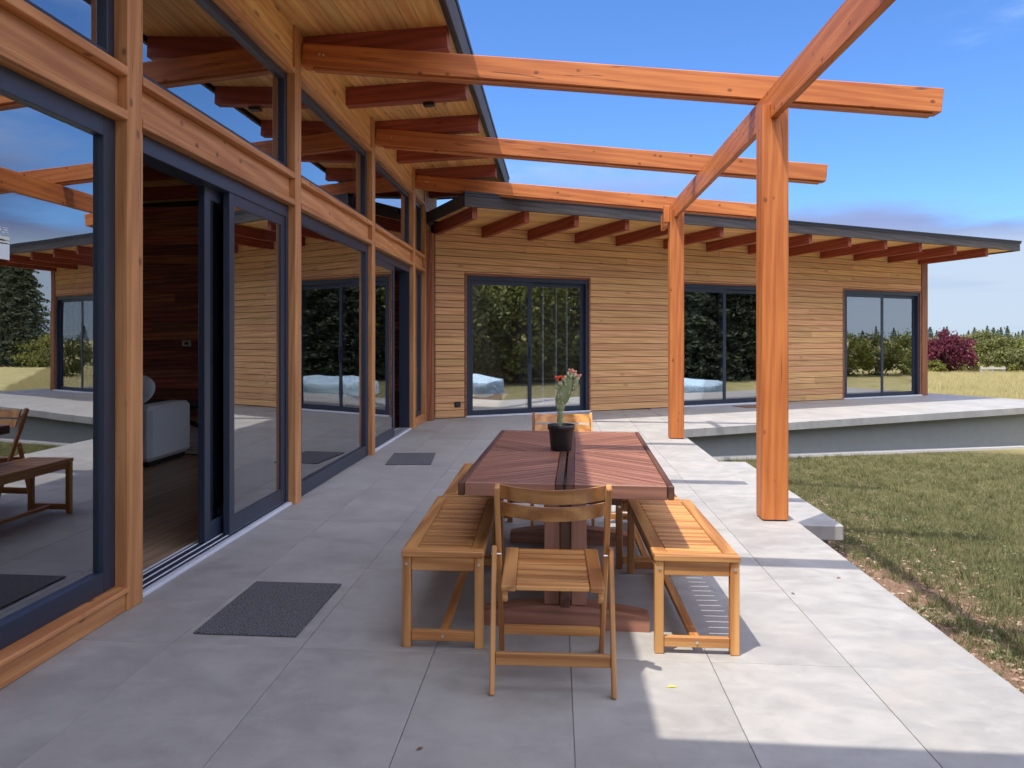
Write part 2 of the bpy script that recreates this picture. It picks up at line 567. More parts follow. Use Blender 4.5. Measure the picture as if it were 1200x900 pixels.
def box(name, x0, x1, y0, y1, z0, z1, mat, parent=None, F=None, c=0.003, grain=None, **props):
    """a chamfered box given in frame F; its local x runs along its grain"""
    d = [x1 - x0, y1 - y0, z1 - z0]
    k = grain if grain is not None else d.index(max(d))
    s = d if k == 0 else ([d[1], d[0], d[2]] if k == 1 else [d[2], d[1], d[0]])
    Wd = (F if F is not None else Matrix()) @ Matrix.Translation(((x0 + x1) / 2, (y0 + y1) / 2, (z0 + z1) / 2)) @ AX[k]
    return link(bpy.data.objects.new(name, boxmesh(name, s, mat, c)), parent, Wd, **props)


def barM(p0, p1, up=(0, 0, 1)):
    p0, p1 = Vector(p0), Vector(p1)
    x = (p1 - p0).normalized()
    u = Vector(up)
    y = u.cross(x).normalized()
    z = x.cross(y)
    m = Matrix((x, y, z)).transposed().to_4x4()
    return Matrix.Translation((p0 + p1) / 2) @ m, (p1 - p0).length


def bar(name, p0, p1, w, h, mat, parent=None, F=None, up=(0, 0, 1), c=0.003, **props):
    m, L = barM(p0, p1, up)
    return link(bpy.data.objects.new(name, boxmesh(name, (L, w, h), mat, c)), parent, (F if F is not None else Matrix()) @ m, **props)


class MB:
    """collects shapes into one mesh"""

    def __init__(self):
        self.v, self.f, self.mi = [], [], []

    def add(self, v, f, M=None, mi=0):
        o = len(self.v)
        self.v += [tuple(M @ Vector(q)) if M is not None else tuple(q) for q in v]
        self.f += [[i + o for i in q] for q in f]
        self.mi += [mi] * len(f)
        return self

    def box(self, x0, x1, y0, y1, z0, z1, c=0.002, mi=0, M=None):
        T = Matrix.Translation(((x0 + x1) / 2, (y0 + y1) / 2, (z0 + z1) / 2))
        return self.add(*boxdata(x1 - x0, y1 - y0, z1 - z0, c), (M @ T) if M is not None else T, mi)

    def bar(self, p0, p1, w, h, c=0.002, up=(0, 0, 1), mi=0):
        m, L = barM(p0, p1, up)
        return self.add(*boxdata(L, w, h, c), m, mi)

    def tube(self, pts, rad, n=10, mi=0, cap=True):
        pts = [Vector(p) for p in pts]
        rings = []
        v, f = [], []
        for i, p in enumerate(pts):
            d = (pts[min(i + 1, len(pts) - 1)] - pts[max(i - 1, 0)]).normalized()
            a = d.orthogonal().normalized() if i == 0 else (self._a - d * self._a.dot(d)).normalized()
            self._a = a
            b = d.cross(a)
            r = rad[i] if isinstance(rad, (list, tuple)) else rad
            rings.append(len(v))
            for k in range(n):
                t = 2 * math.pi * k / n
                v.append(tuple(p + (a * math.cos(t) + b * math.sin(t)) * r))
        for i in range(len(pts) - 1):
            for k in range(n):
                f.append([rings[i] + k, rings[i] + (k + 1) % n, rings[i + 1] + (k + 1) % n, rings[i + 1] + k])
        if cap:
            f.append([rings[0] + k for k in range(n)][::-1])
            f.append([rings[-1] + k for k in range(n)])
        return self.add(v, f, None, mi)

    def ell(self, c, r, M=None, nu=14, nv=9, mi=0):
        v = [(0, 0, -1)]
        for j in range(1, nv):
            t = math.pi * j / nv - math.pi / 2
            for i in range(nu):
                a = 2 * math.pi * i / nu
                v.append((math.cos(t) * math.cos(a), math.cos(t) * math.sin(a), math.sin(t)))
        v.append((0, 0, 1))
        f = []
        for i in range(nu):
            f.append([0, 1 + (i + 1) % nu, 1 + i])
            for j in range(nv - 2):
                a = 1 + j * nu
                f.append([a + i, a + (i + 1) % nu, a + nu + (i + 1) % nu, a + nu + i])
            a = 1 + (nv - 2) * nu
            f.append([a + i, a + (i + 1) % nu, len(v) - 1])
        T = Matrix.Translation(c) @ (M if M is not None else Matrix()) @ Matrix.Diagonal((*r, 1))
        return self.add(v, f, T, mi)

    def lathe(self, prof, n=28, mi=0):
        v, f = [], []
        for r, z in prof:
            for k in range(n):
                t = 2 * math.pi * k / n
                v.append((r * math.cos(t), r * math.sin(t), z))
        for i in range(len(prof) - 1):
            for k in range(n):
                f.append([i * n + k, i * n + (k + 1) % n, (i + 1) * n + (k + 1) % n, (i + 1) * n + k])
        return self.add(v, f, None, mi)

    def prism(self, poly, z0, z1, M=None, mi=0):
        n = len(poly)
        v = [(x, y, z0) for x, y in poly] + [(x, y, z1) for x, y in poly]
        f = [list(range(n))[::-1], list(range(n, 2 * n))] + [[i, (i + 1) % n, n + (i + 1) % n, n + i] for i in range(n)]
        return self.add(v, f, M, mi)

    def build(self, name, mats, parent=None, F=None, smooth=False, **props):
        me = mesh(name, self.v, self.f, mats, smooth, self.mi)
        return link(bpy.data.objects.new(name, me), parent, F if F is not None else (WM[parent] if parent is not None else Matrix()), **props)


def area(p):
    return 0.5 * sum(p[i][0] * p[(i + 1) % len(p)][1] - p[(i + 1) % len(p)][0] * p[i][1] for i in range(len(p)))


def clip(poly, a, b, c):
    """keep the part of poly with a*x + b*y <= c"""
    out = []
    for i in range(len(poly)):
        p, q = poly[i], poly[(i + 1) % len(poly)]
        dp, dq = a * p[0] + b * p[1] - c, a * q[0] + b * q[1] - c
        if dp <= 0:
            out.append(p)
        if dp * dq < 0:
            t = dp / (dp - dq)
            out.append((p[0] + (q[0] - p[0]) * t, p[1] + (q[1] - p[1]) * t))
    return out


# wall frames: local x along the wall, y into the building, z up
FM = Matrix.Translation((-2.19, 0, 0)) @ Matrix(((0, -1, 0, 0), (1, 0, 0, 0), (0, 0, 1, 0), (0, 0, 0, 1)))
WA = R(30.3)
WD = (math.cos(WA), math.sin(WA))
W0 = (-2.096, 13.2)
WN = (WD[1], -WD[0])
FW = Matrix.Translation((W0[0], W0[1], 0)) @ Matrix.Rotation(WA, 4, 'Z')


def ring(x0, x1, z0, z1, y0, y1, l, r=None, t=None, b=None, c=0.003):
    r = l if r is None else r
    t = l if t is None else t
    b = l if b is None else b
    m = MB()
    m.box(x0, x0 + l, y0, y1, z0, z1, c)
    m.box(x1 - r, x1, y0, y1, z0, z1, c)
    m.box(x0 + l, x1 - r, y0 + .0015, y1 - .0015, z1 - t, z1, c)
    m.box(x0 + l, x1 - r, y0 + .0015, y1 - .0015, z0, z0 + b, c)
    return m


def window(parent, F, x0, x1, z0, z1, y=0.065, fw=0.1, dep=0.10, name='window', b=None, t=None):
    w = ring(x0, x1, z0, z1, y, y + dep, fw, None, t, b).build(name, M_FRAME, parent, F)
    box('pane', x0 + fw - .01, x1 - fw + .01, y + .03, y + .052, z0 + (b or fw) - .01, z1 - (t or fw) + .01, M_GLASS, w, F, 0)
    return w


def leaf_panel(door, F, x0, x1, z0, z1, y, fw=0.085, dep=0.045, bot=0.1, handle=None):
    ring(x0, x1, z0, z1, y, y + dep, fw, None, fw, bot).build('door_leaf', M_FRAME, door, F)
    box('pane', x0 + fw - .01, x1 - fw + .01, y + .012, y + .034, z0 + bot - .01, z1 - fw + .01, M_GLASS, door, F, 0)
    if handle is not None:
        MB().box(handle - .012, handle + .012, y - .03, y - .008, 0.95, 1.25, .004).box(handle - .01, handle + .01, y - .012, y + .004, 1.0, 1.03).box(handle - .01, handle + .01, y - .012, y + .004, 1.17, 1.2).build('handle', M_FRAME, door, F)


# ------------------------------------------------------------------ ground
gz = -0.42


def gfun(x, y):
    """the lawn falls gently away from the patio"""
    return gz - .014 * np.clip(y - 5, 0, 12) - .036 * np.clip(x - 2.3, 0, 8)


gz2 = float(gfun(50, 50))
gm = MB()
XS = [-900, -60, -12, 0, 1.8, 2.3, 3.5, 5, 7, 8.5, 10.3, 16, 40, 120, 900]
YS = [-900, -60, -12, 0, 3, 5, 7, 9, 11, 13, 15, 17, 24, 60, 160, 900]
v = [(x, y, float(gfun(x, y))) for x in XS for y in YS]
f = [[i * len(YS) + j, (i + 1) * len(YS) + j, (i + 1) * len(YS) + j + 1, i * len(YS) + j + 1] for i in range(len(XS) - 1) for j in range(len(YS) - 1)]
gm.add(v, f)
gm.build('ground', M_GRND, kind='structure')

# ------------------------------------------------------------------ patio: concrete pavers on a bed
patio = MB().prism([(-2.32, -4.6), (1.825, -4.6), (1.825, 11.93), (-0.6, 10.55), (-2.32, 12.9)], gz - .05, -0.009).build('patio', M_JOINT, kind='structure')
bed = MB().prism([(-2.6, 8), (1.82, 8), (1.82, 15.6), (-2.6, 13.0)], gz - .05, -0.011).build('paving_bed', M_JOINT, patio, Matrix())
xj = [-2.36, -1.757, -1.150, -0.545, 0.061, 0.665, 1.255, 1.835]
yj = [3.395 + 1.19 * k for k in range(-7, 11)]
G = 0.0014
for i in range(len(xj) - 1):
    for j in range(len(yj) - 1):
        poly = [(xj[i] + G, yj[j] + G), (xj[i + 1] - G, yj[j] + G), (xj[i + 1] - G, yj[j + 1] - G), (xj[i] + G, yj[j + 1] - G)]
        poly = clip(poly, -WN[0], -WN[1], -(WN[0] * W0[0] + WN[1] * W0[1]) + 0.03)
        if len(poly) < 3 or abs(area(poly)) < 0.004:
            continue
        cx0 = sum(p[0] for p in poly) / len(poly)
        cy0 = sum(p[1] for p in poly) / len(poly)
        dz = random.uniform(-.0006, .0006)
        ins = [(cx0 + (p[0] - cx0) * .996, cy0 + (p[1] - cy0) * .996) for p in poly]
        n = len(poly)
        vv = [(p[0] - cx0, p[1] - cy0, -.0085) for p in poly] + [(p[0] - cx0, p[1] - cy0, -.0015 + dz) for p in poly] + [(p[0] - cx0, p[1] - cy0, dz) for p in ins]
        ff = [[k, (k + 1) % n, n + (k + 1) % n, n + k] for k in range(n)] + [[n + k, n + (k + 1) % n, 2 * n + (k + 1) % n, 2 * n + k] for k in range(n)] + [list(range(2 * n, 3 * n))]
        MB().add(vv, ff).build('paver', M_TILE, patio, Matrix.Translation((cx0, cy0, 0)))

# raised terrace in front of the wing


def w2(u, off):
    return (W0[0] + WD[0] * u + WN[0] * off, W0[1] + WD[1] * u + WN[1] * off)


terr = [w2(2.765, 3.06), w2(13.72, 3.06), w2(13.66, -6.0), w2(10.0, -6.0), w2(10.0, 0.02)]
# strip between patio column edge X=1.838 and the wing wall
a = clip([w2(0, 3.06), w2(13.72, 3.06), w2(13.66, -0.1), w2(0, -0.1)], -1, 0, -1.838)
terrace = MB().prism(a, -0.125, 0.0).build('terrace_slab', M_SLAB, kind='structure')
MB().prism([w2(12.95, -0.1), w2(13.66, -0.1), w2(13.6, -7), w2(12.95, -7)], -0.125, 0.001).build('terrace_return', M_SLAB, terrace, Matrix())
b2 = clip([w2(0, 2.88), w2(13.5, 2.88), w2(13.45, -7), w2(0, -7)], -1, 0, -1.80)
MB().prism(b2, gz2 - .3, -0.126).build('foundation_wall', M_FDN, terrace, Matrix())
fs_ = MB()
vv, ff = [], []
NU = 14
for k in range(NU + 1):
    u_ = 2.80 + (13.7 - 2.80) * k / NU
    for off_ in (2.885, 3.03):
        x_, y_ = w2(u_, off_)
        zt_ = float(gfun(x_, y_)) + .045
        vv += [(x_, y_, zt_ - .4), (x_, y_, zt_)]
for k in range(NU):
    a_ = 4 * k
    ff += [[a_ + 1, a_ + 3, a_ + 7, a_ + 5], [a_ + 3, a_ + 2, a_ + 6, a_ + 7], [a_, a_ + 1, a_ + 5, a_ + 4]]
ff += [[0, 2, 3, 1], [4 * NU, 4 * NU + 1, 4 * NU + 3, 4 * NU + 2]]
fs_.add(vv, ff).build('footing_strip', M_FOOT, terrace, Matrix())

step = thing('concrete_step', 'low grey concrete step block standing against the patio edge beside the lawn', 'step', Matrix.Translation((2.1, 8.3, gz)))
MB().box(1.842, 2.40, 6.66, 9.98, -.30, -.165, .012).build('step_block', M_SLAB, step, Matrix())
MB().box(1.9, 2.3, 6.75, 9.9, gz - .2, -.301, 0).build('step_base', M_FDN, step, Matrix())

# ------------------------------------------------------------------ the house
house = thing('timber_house', 'modern timber house with glass walls, cedar siding wing and low dark roofs', 'house', Matrix.Translation((-2.2, 6, 0)))

POSTS = [(-1.55, -1.40), (1.12, 1.26), (3.765, 3.905), (6.305, 6.455), (9.02, 9.17), (11.69, 11.84)]
for a0, a1 in POSTS:
    box('timber_post', a0, a1, 0.0, 0.2, 0.0, 4.04, M_POST, house, FM, .004)
    for s in (a1 + .002,):
        box('post_trim', s, s + .055, 0.028, 0.12, 0.0, 2.52, M_POST, house, FM)
        box('post_trim', s, s + .055, 0.028, 0.12, 2.79, 3.63, M_POST, house, FM)
box('corner_post', 12.86, 13.10, -0.10, 0.10, 0.0, 3.19, M_TRIM, house, FM, .004)
MB().box(12.86, 14.10, 0.02, 0.2, 3.21, 4.2, 0).build('upper_end_wall', M_SIDE, house, FM)
box('corner_trim', 12.73, 12.855, 0.0, 0.10, 0.0, 4.04, M_POST, house, FM)

bays = [(-1.40, 1.12), (1.26, 3.765), (3.905, 6.305), (6.455, 9.02), (9.17, 11.69), (11.84, 12.73)]
for i, (a0, a1) in enumerate(bays):
    g = .002
    box('header_board', a0 + g, a1 - g, 0.05, 0.2, 2.569, 2.742, M_BAND, house, FM)
    box('header_ledge', a0 + g, a1 - g, -0.005, 0.19, 2.744, 2.792, M_BAND, house, FM)
    box('header_ledge', a0 + g, a1 - g, -0.005, 0.19, 2.519, 2.567, M_BAND, house, FM)
    lx0 = a0 + (.058 if i > 0 else 0)
    window(house, FM, lx0 + g, a1 - g, 2.795, 3.628, 0.07, 0.062, 0.10, name='clerestory_window')
    box('head_trim', a0 + g, a1 - g, 0.0, 0.12, 3.631, 3.675, M_BAND, house, FM)
    wall = MB().box(a0 + g, a1 - g, 0.045, 0.2, 3.677, 4.2, 0).build('upper_wall', M_CAVE, house, FM)
    for k in range(3):
        box('plank', a0 + g, a1 - g, 0.022, 0.043, 3.679 + .123 * k, 3.679 + .123 * (k + 1) - .005, M_SOFF, wall, FM)
    if i in (0, 1, 5):
        box('sill_board', a0 + g, a1 - g, 0.012, 0.19, 0.002, 0.098, M_BAND, house, FM)
        box('sill_ledge', a0 + g, a1 - g, -0.012, 0.19, 0.100, 0.126, M_BAND, house, FM, .006)
        win = window(house, FM, lx0 + g, a1 - g, 0.128, 2.515, 0.065, 0.1 if i < 5 else .07, 0.12)
        if i == 1:
            bay_win = win
    elif i == 3:
        window(house, FM, lx0 + g, a1 - g, 0.004, 2.515, 0.05, 0.1, 0.12, b=0.125)
    else:
        d = ring(lx0 + g, a1 - g, 0.03, 2.515, 0.06, 0.22, 0.05, None, 0.10, 0.001).build('sliding_door', M_FRAME, house, FM)
        th = MB().box(lx0, a1 - g, 0.03, 0.26, 0.0, 0.022, .003)
        for q in (0.08, 0.135, 0.19):
            th.box(lx0 + .06, a1 - .06, q, q + .012, 0.0225, 0.034, .002)
        th.build('threshold', M_SILL, d, FM)
        if i == 2:
            leaf_panel(d, FM, 5.16, a1 - .05, 0.035, 2.42, 0.072, 0.085, 0.045, 0.12)
            leaf_panel(d, FM, 4.93, 6.05, 0.035, 2.42, 0.142, 0.085, 0.045, 0.12)
        else:
            leaf_panel(d, FM, lx0 + .05, 10.62, 0.035, 2.42, 0.072, 0.085, 0.045, 0.12)
            leaf_panel(d, FM, 9.55, 10.78, 0.035, 2.42, 0.142, 0.085, 0.045, 0.12)

# paper notice stuck on the near window
NX0, NX1 = 2.70, 3.035
NB = M_PLATE
MB().box(NX0, NX1, 0.0935, 0.0945, 1.728, 1.792, 0).build('notice_sheet', plain('pale_paper', (0.72, 0.80, 0.84), 0.6, amt=0.03), bay_win, FM)
nl = MB()
for k, (za, zb) in enumerate(((1.797, 1.804), (1.811, 1.823), (1.838, 1.842), (1.848, 1.852), (1.858, 1.861))):
    x = NX0
    while x < NX1 - .004:
        wdt = NX1 - NX0 if k < 2 else random.uniform(.008, .03)
        nl.box(x, min(x + wdt, NX1), 0.0935, 0.0945, za, zb, 0)
        x += wdt + random.uniform(.004, .012)
nl.build('printed_lines', M_PLATE, bay_win, FM)

# main roof: slopes gently up towards the eave
RF = FM @ Matrix.Translation((0, 0.05, 4.045)) @ Matrix.Rotation(-math.atan(0.043), 4, 'X')
roof = MB().box(-8.0, 14.25, -1.30, 9.2, 0.03, 0.30, 0).build('main_roof', M_ROOF, house, RF)
MB().box(-8.0, 14.27, -1.372, -1.335, -0.045, 0.245, .004).build('fascia', M_FASC, roof, RF)
MB().box(-8.0, 14.29, -1.385, -1.30, 0.247, 0.30, .004).box(-8.0, 14.255, -1.333, -1.318, -0.05, 0.0).build('drip_edge', M_DRIP, roof, RF)
MB().box(14.252, 14.29, -1.33, 3.0, -0.045, 0.24, .004).build('barge_board', M_FASC, roof, RF)
soff = MB().box(-8.0, 14.25, -1.32, 9.0, 0.022, 0.0295, 0).build('soffit', M_CAVE, house, RF)
bw = 1.318 / 11
for k in range(11):
    x = -1.0 + random.uniform(0, 2)
    box('soffit_board', -4.0, x - .001, -1.316 + bw * k + .0015, -1.316 + bw * (k + 1) - .0015, 0.0, 0.021, M_SOFF, soff, RF, .004)
    while x < 14.2:
        x2 = min(x + random.uniform(2.6, 4.4), 14.22)
        if 14.22 - x2 < .8:
            x2 = 14.22
        box('soffit_board', x + .001, x2 - .001, -1.316 + bw * k + .0015, -1.316 + bw * (k + 1) - .0015, 0.0, 0.021, M_SOFF, soff, RF, .004)
        x = x2
MB().box(-6.0, 13.2, 0.30, 8.9, -0.02, 0.02, 0).build('ceiling', M_SOFF, house, RF)
for x in (-0.05, 1.27, 2.59, 3.93, 5.28, 6.64, 8.0, 9.28, 10.6, 11.95, 13.3):
    box('rafter', x - .07, x + .07, -1.30, -0.002, -0.19, -0.001, M_RAFT, house, RF, .004)
    box('ceiling_beam', x - .07, x + .07, 0.24, 8.6, -0.21, -0.021, M_RAFT, house, RF, .004)
box('soffit_light', 8.0, 8.09, -0.95, -0.83, -0.225, -0.195, M_BLKP, house, RF)

# interior of the main room
floor = MB().box(-6.0, 13.3, 0.24, 8.8, -0.1, -0.022, 0).build('floor', M_CAVE, house, FM)
for r in range(22):
    y0 = 0.262 + .18 * r
    x = -2.5 + random.uniform(0, 1.5)
    while x < 13.2:
        x2 = min(x + random.uniform(2.6, 4.6), 13.2)
        if 13.2 - x2 < .6:
            x2 = 13.2
        box('floor_board', x + .0006, x2 - .0006, y0, y0 + .178, -.02, 0.0, M_FLOR, floor, FM, .0015)
        x = x2
MB().box(-2.5, 13.2, 0.262 + .18 * 22, 8.8, -.02, 0.0, 0).build('far_floor', M_FLOR, floor, FM)
ew = MB().box(13.12, 13.3, 0.12, 9.0, 0.0, 4.2, 0).build('end_wall', M_CAVE, house, FM)
z = 0.0
while z < 3.7:
    h = .17
    y = 0.26
    while y < 8.6:
        y2 = min(8.7, y + random.uniform(1.8, 3.6))
        box('wall_plank', 13.09, 13.118, y + .001, y2 - .001, z + .003, z + h - .003, M_INWL, ew, FM, .004, grain=1)
        y = y2
    z += h
for y, z in ((3.55, 2.98), (3.83, 2.98), (4.25, 1.26)):
    MB().box(13.075, 13.089, y, y + .16, z, z + .10, .004).box(13.07, 13.0745, y + .045, y + .115, z + .025, z + .075, .002, mi=1).build('socket_plate', [M_PLATE, M_BLKP], ew, FM)
MB().box(-6.0, 13.3, 8.8, 9.0, 0.0, 0.6, 0).box(-6.0, 13.3, 8.8, 9.0, 3.0, 4.0, 0).box(-6.0, -2.0, 8.8, 9.0, 0.6, 3.0, 0).box(12.5, 13.3, 8.8, 9.0, 0.6, 3.0, 0).build('back_wall', M_DRYW, house, FM)
for k in range(5):
    window(house, FM, -1.99 + 2.9 * k, -1.99 + 2.9 * (k + 1) - .01, 0.61, 2.99, 8.83, .08, .12)  # unseen windows added to brighten the dark main room
MB().box(-6.2, -6.0, 0.1, 9.0, 0.0, 4.0, 0).build('near_wall', M_DRYW, house, FM)
MB().box(-6.0, -1.56, 0.02, 0.2, 0.0, 4.04, 0).build('near_front_wall', M_SIDE, house, FM)

# ------------------------------------------------------------------ wing: siding, doors, roof
DOORS = [(0.60, 3.14), (5.24, 7.80), (10.06, 12.68)]
UEND = 12.74
ww = MB()
edges = [0.0] + [e for d in DOORS for e in d] + [UEND]
for k in range(0, len(edges), 2):
    ww.box(edges[k], edges[k + 1], 0.022, 0.2, 0.0, 3.38, 0)
for d0, d1 in DOORS:
    ww.box(d0, d1, 0.022, 0.2, 2.56, 3.38, 0)
wing_wall = ww.build('wing_wall', M_CAVE, house, FW)
CH = 0.1288
nrow = 26
for r in range(nrow):
    z0 = 0.012 + CH * r
    z1 = z0 + CH - .009 if r < nrow - 1 else 3.383
    if z1 - z0 < .03:
        continue
    spans = []
    if z1 <= 2.50:
        e = [0.002] + [q for d in DOORS for q in (d[0] - .042, d[1] + .042)] + [UEND - .002]
        spans = [(e[k], e[k + 1]) for k in range(0, len(e), 2)]
    elif z0 < 2.545:
        zc0 = z0
        e = [0.002] + [q for d in DOORS for q in (d[0] - .042, d[1] + .042)] + [UEND - .002]
        spans = [(e[k], e[k + 1]) for k in range(0, len(e), 2)]
        for d0, d1 in DOORS:
            if z1 - 2.552 > .02:
                box('plank', d0 - .040, d1 + .040, 0.0, 0.021, 2.553, z1, M_SIDE, wing_wall, FW, .003, grain=0)
    else:
        spans = [(0.002, UEND - .002)]
    for s0, s1 in spans:
        x = s0
        first = True
        while s1 - x > .001:
            L = random.uniform(2.2, 4.6)
            if first:
                L *= random.uniform(.35, 1)
                first = False
            x2 = x + L
            if s1 - x2 < .7:
                x2 = s1
            box('plank', x + .0008, x2 - .0008, 0.0 + random.uniform(0, .0025), 0.021, z0, z1, M_SIDE, wing_wall, FW, .004, grain=0)
            x = x2
box('wing_corner_post', UEND + .002, UEND + .21, -0.02, 0.19, 0.002, 3.34, M_TRIM, house, FW, .004)
MB().box(UEND + .0, UEND + .2, 0.2, 6.5, 0.0, 3.3, 0).build('side_wall', M_SIDE, house, FW)
for k, (d0, d1) in enumerate(DOORS):
    dr = ring(d0, d1, 0.028, 2.51, 0.012, 0.16, 0.055, None, 0.075, 0.001).build('sliding_door', M_FRAME, house, FW)
    ring(d0 - .038, d1 + .038, 0.0, 2.55, -0.008, 0.15, 0.036, None, 0.036, 0.001).build('door_trim', M_TRIM, dr, FW)
    MB().box(d0 - .03, d1 + .03, -0.045, 0.2, 0.001, 0.0275, .003).build('threshold', M_SILL, dr, FW)
    mid = (d0 + d1) / 2
    leaf_panel(dr, FW, d0 + .055, mid + .05, 0.03, 2.435, 0.03, 0.075, 0.045, 0.085, handle=mid + .012 if k == 0 else None)
    leaf_panel(dr, FW, mid - .04, d1 - .055, 0.03, 2.435, 0.085, 0.075, 0.045, 0.085)
MB().box(0.36, 0.475, -0.018, -0.0005, 0.19, 0.285, .006).box(0.385, 0.45, -0.023, -0.0185, 0.215, 0.262, .003, mi=1).build('outdoor_socket', [M_BLKP, M_FRAME], house, FW)

# wing rooms
rm = clip([w2(0.0, -0.2), w2(12.74, -0.2), w2(12.74, -6.3), w2(-9, -6.3)], -1, 0, 2.0)
MB().prism(rm, -0.1, 0.0).build('wing_floor', M_FLOR, house, Matrix())
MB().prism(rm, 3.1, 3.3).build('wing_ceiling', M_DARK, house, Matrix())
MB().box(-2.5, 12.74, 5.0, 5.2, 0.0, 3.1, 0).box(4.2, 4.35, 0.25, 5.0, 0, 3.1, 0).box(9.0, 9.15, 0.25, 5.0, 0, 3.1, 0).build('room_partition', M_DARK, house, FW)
for u in (2.33, 2.62, 2.86):
    box('light_line_strip', u, u + .022, 0.34, 0.36, 0.12, 2.45, M_SOFA, house, FW, .002)  # pale strips added to draw faint vertical light lines in the door

WRF = FW @ Matrix.Translation((0, 0, 3.385)) @ Matrix.Rotation(-math.atan(0.03), 4, 'X')
inv = WRF.inverted()


def wclip(poly):
    """clip a polygon given in wing coordinates to the world side X >= -2.14"""
    wpz = [(W0[0] + WD[0] * u - WN[0] * vv_, W0[1] + WD[1] * u - WN[1] * vv_) for u, vv_ in poly]
    c2 = clip(wpz, -1, 0, 2.14)
    return [((p[0] - W0[0]) * WD[0] + (p[1] - W0[1]) * WD[1], -((p[0] - W0[0]) * WN[0] + (p[1] - W0[1]) * WN[1])) for p in c2]


wroof = MB().prism(wclip([(-.17, -1.70), (13.68, -1.70), (13.68, 6.6), (-4, 6.6)][0:2] + [(13.68, 6.6), (-.17, 6.6)]), 0.03, 0.17).build('wing_roof', M_ROOF, house, WRF)
MB().box(-.20, 13.70, -1.745, -1.70, -0.03, 0.150, .004).box(13.682, 13.715, -1.699, 6.0, -0.03, 0.150, .004).build('fascia', M_FASC, wroof, WRF)
MB().box(-.205, 13.74, -1.765, -1.65, 0.172, 0.20, .003).box(-.205, 13.73, -1.757, -1.747, 0.13, 0.171, .003).build('drip_edge', M_DRIP, wroof, WRF)
MB().box(-.205, -.172, -1.698, -0.12, -0.03, 0.169, .004).build('gable_board', M_FASC, wroof, WRF)
wsoff = MB().prism(wclip([(-.17, -1.69), (13.67, -1.69), (13.67, 0.0), (-.17, 0.0)]), 0.021, 0.029).build('wing_soffit', M_CAVE, house, WRF)
nb = 14
bw = 1.695 / nb
for k in range(nb):
    y0 = -1.697 + bw * k
    x = -.165
    if y0 > -.35:
        x = 0.05
    first = True
    while x < 13.66:
        x2 = min(x + random.uniform(2.6, 4.8) * (random.uniform(.4, 1) if first else 1), 13.67)
        first = False
        if 13.67 - x2 < .8:
            x2 = 13.67
        box('soffit_board', x + .001, x2 - .001, y0 + .0015, y0 + bw - .0015, 0.0, 0.02, M_SOFF, wsoff, WRF, .004, grain=0)
        x = x2
MB().box(12.95, 13.67, 0.0, 6.0, 0.0, 0.02, 0).build('side_soffit', M_SOFF, wsoff, WRF)
for u in (0.02, 0.93, 1.86, 2.87, 3.80, 4.95, 6.05, 7.18, 8.27, 9.33, 10.41, 11.56, 12.66):
    box('rafter', u - .045, u + .045, -1.63, -0.002, -0.19, -0.001, M_RAFT, house, WRF, .004)

# ------------------------------------------------------------------ pergola
perg = thing('pergola', 'open pergola of orange stained timber beams running out from the house over the patio', 'pergola', Matrix.Translation((1.67, 8.4, 0)))
ZB = lambda x: 3.745 - 0.1045 * (x + 2.13)
for k, (y0, xe) in enumerate(((3.77, 3.05), (6.465, 3.10), (9.18, 3.12), (11.85, 3.05))):
    y1 = y0 + .135
    bar('cross_beam', (-2.19, (y0 + y1) / 2, ZB(-2.19) + .105), (xe, (y0 + y1) / 2, ZB(xe) + .105 + .012), .135, .195, M_BEAM, perg, c=.006)
    bar('beam_underside', (-2.10, (y0 + y1) / 2, ZB(-2.10) - .004), (xe - .07, (y0 + y1) / 2, ZB(xe - .07) + .006), .085, .022, M_BEAM, perg, c=.002)
    m = MB()
    for s in (0, .035):
        m.tube([(-2.03 + s, y0 - .012, ZB(-2.0) + .11 - s * .2), (-2.03 + s, y0 + .002, ZB(-2.0) + .11 - s * .2)], .012, 10)
    m.build('bolt', M_STEEL, perg, Matrix())
box('rail_beam', 1.635, 1.69, 1.0, 12.25, 3.085, 3.322, M_BEAM, perg, c=.004)
for y0, y1 in ((6.04, 6.24), (10.86, 11.06)):
    o = MB()
    q = .011
    o.prism([(1.575 + q, y0), (1.77 - q, y0), (1.77, y0 + q), (1.77, y1 - q), (1.77 - q, y1), (1.575 + q, y1), (1.575, y1 - q), (1.575, y0 + q)], .012, 3.083)
    o.prism([(1.575 + q, y0), (1.633, y0), (1.633, y1), (1.575 + q, y1), (1.575, y1 - q), (1.575, y0 + q)], 3.083, 3.19)
    o.prism([(1.692, y0), (1.77 - q, y0), (1.77, y0 + q), (1.77, y1 - q), (1.77 - q, y1), (1.692, y1)], 3.083, 3.17)
    # local x along the grain
    Mz = Matrix.Translation((1.67, (y0 + y1) / 2, 1.5)) @ AX[2]
    inv2 = Mz.inverted()
    o.v = [tuple(inv2 @ Vector(q)) for q in o.v]
    o.build('post', M_BEAM, perg, Mz)
    MB().box(1.585, 1.76, y0 + .01, y1 - .01, 0.0, 0.0115, 0).build('post_base', M_DRIP, perg, Matrix())
box('cleat', 1.50, 1.573, 10.87, 11.0, 3.02, 3.25, M_BEAM, perg, c=.004)

# unseen porch added to shade the bottom of the view, kept narrow for bounce light
canopy = thing('shade_roof', 'flat timber porch roof added out of view to shade the near end of the patio', 'canopy')
MB().box(-0.85, 4.6, 0.0, 1.63, 3.42, 3.62, .01).build('roof_panel', M_FASC, canopy, Matrix())
for x, y in ((4.4, 1.4), (4.4, 0.2)):
    box('post', x - .09, x + .09, y - .09, y + .09, gz - .1, 3.415, M_BEAM, canopy)

# ------------------------------------------------------------------ furniture
YUP = (0, 1, 0)


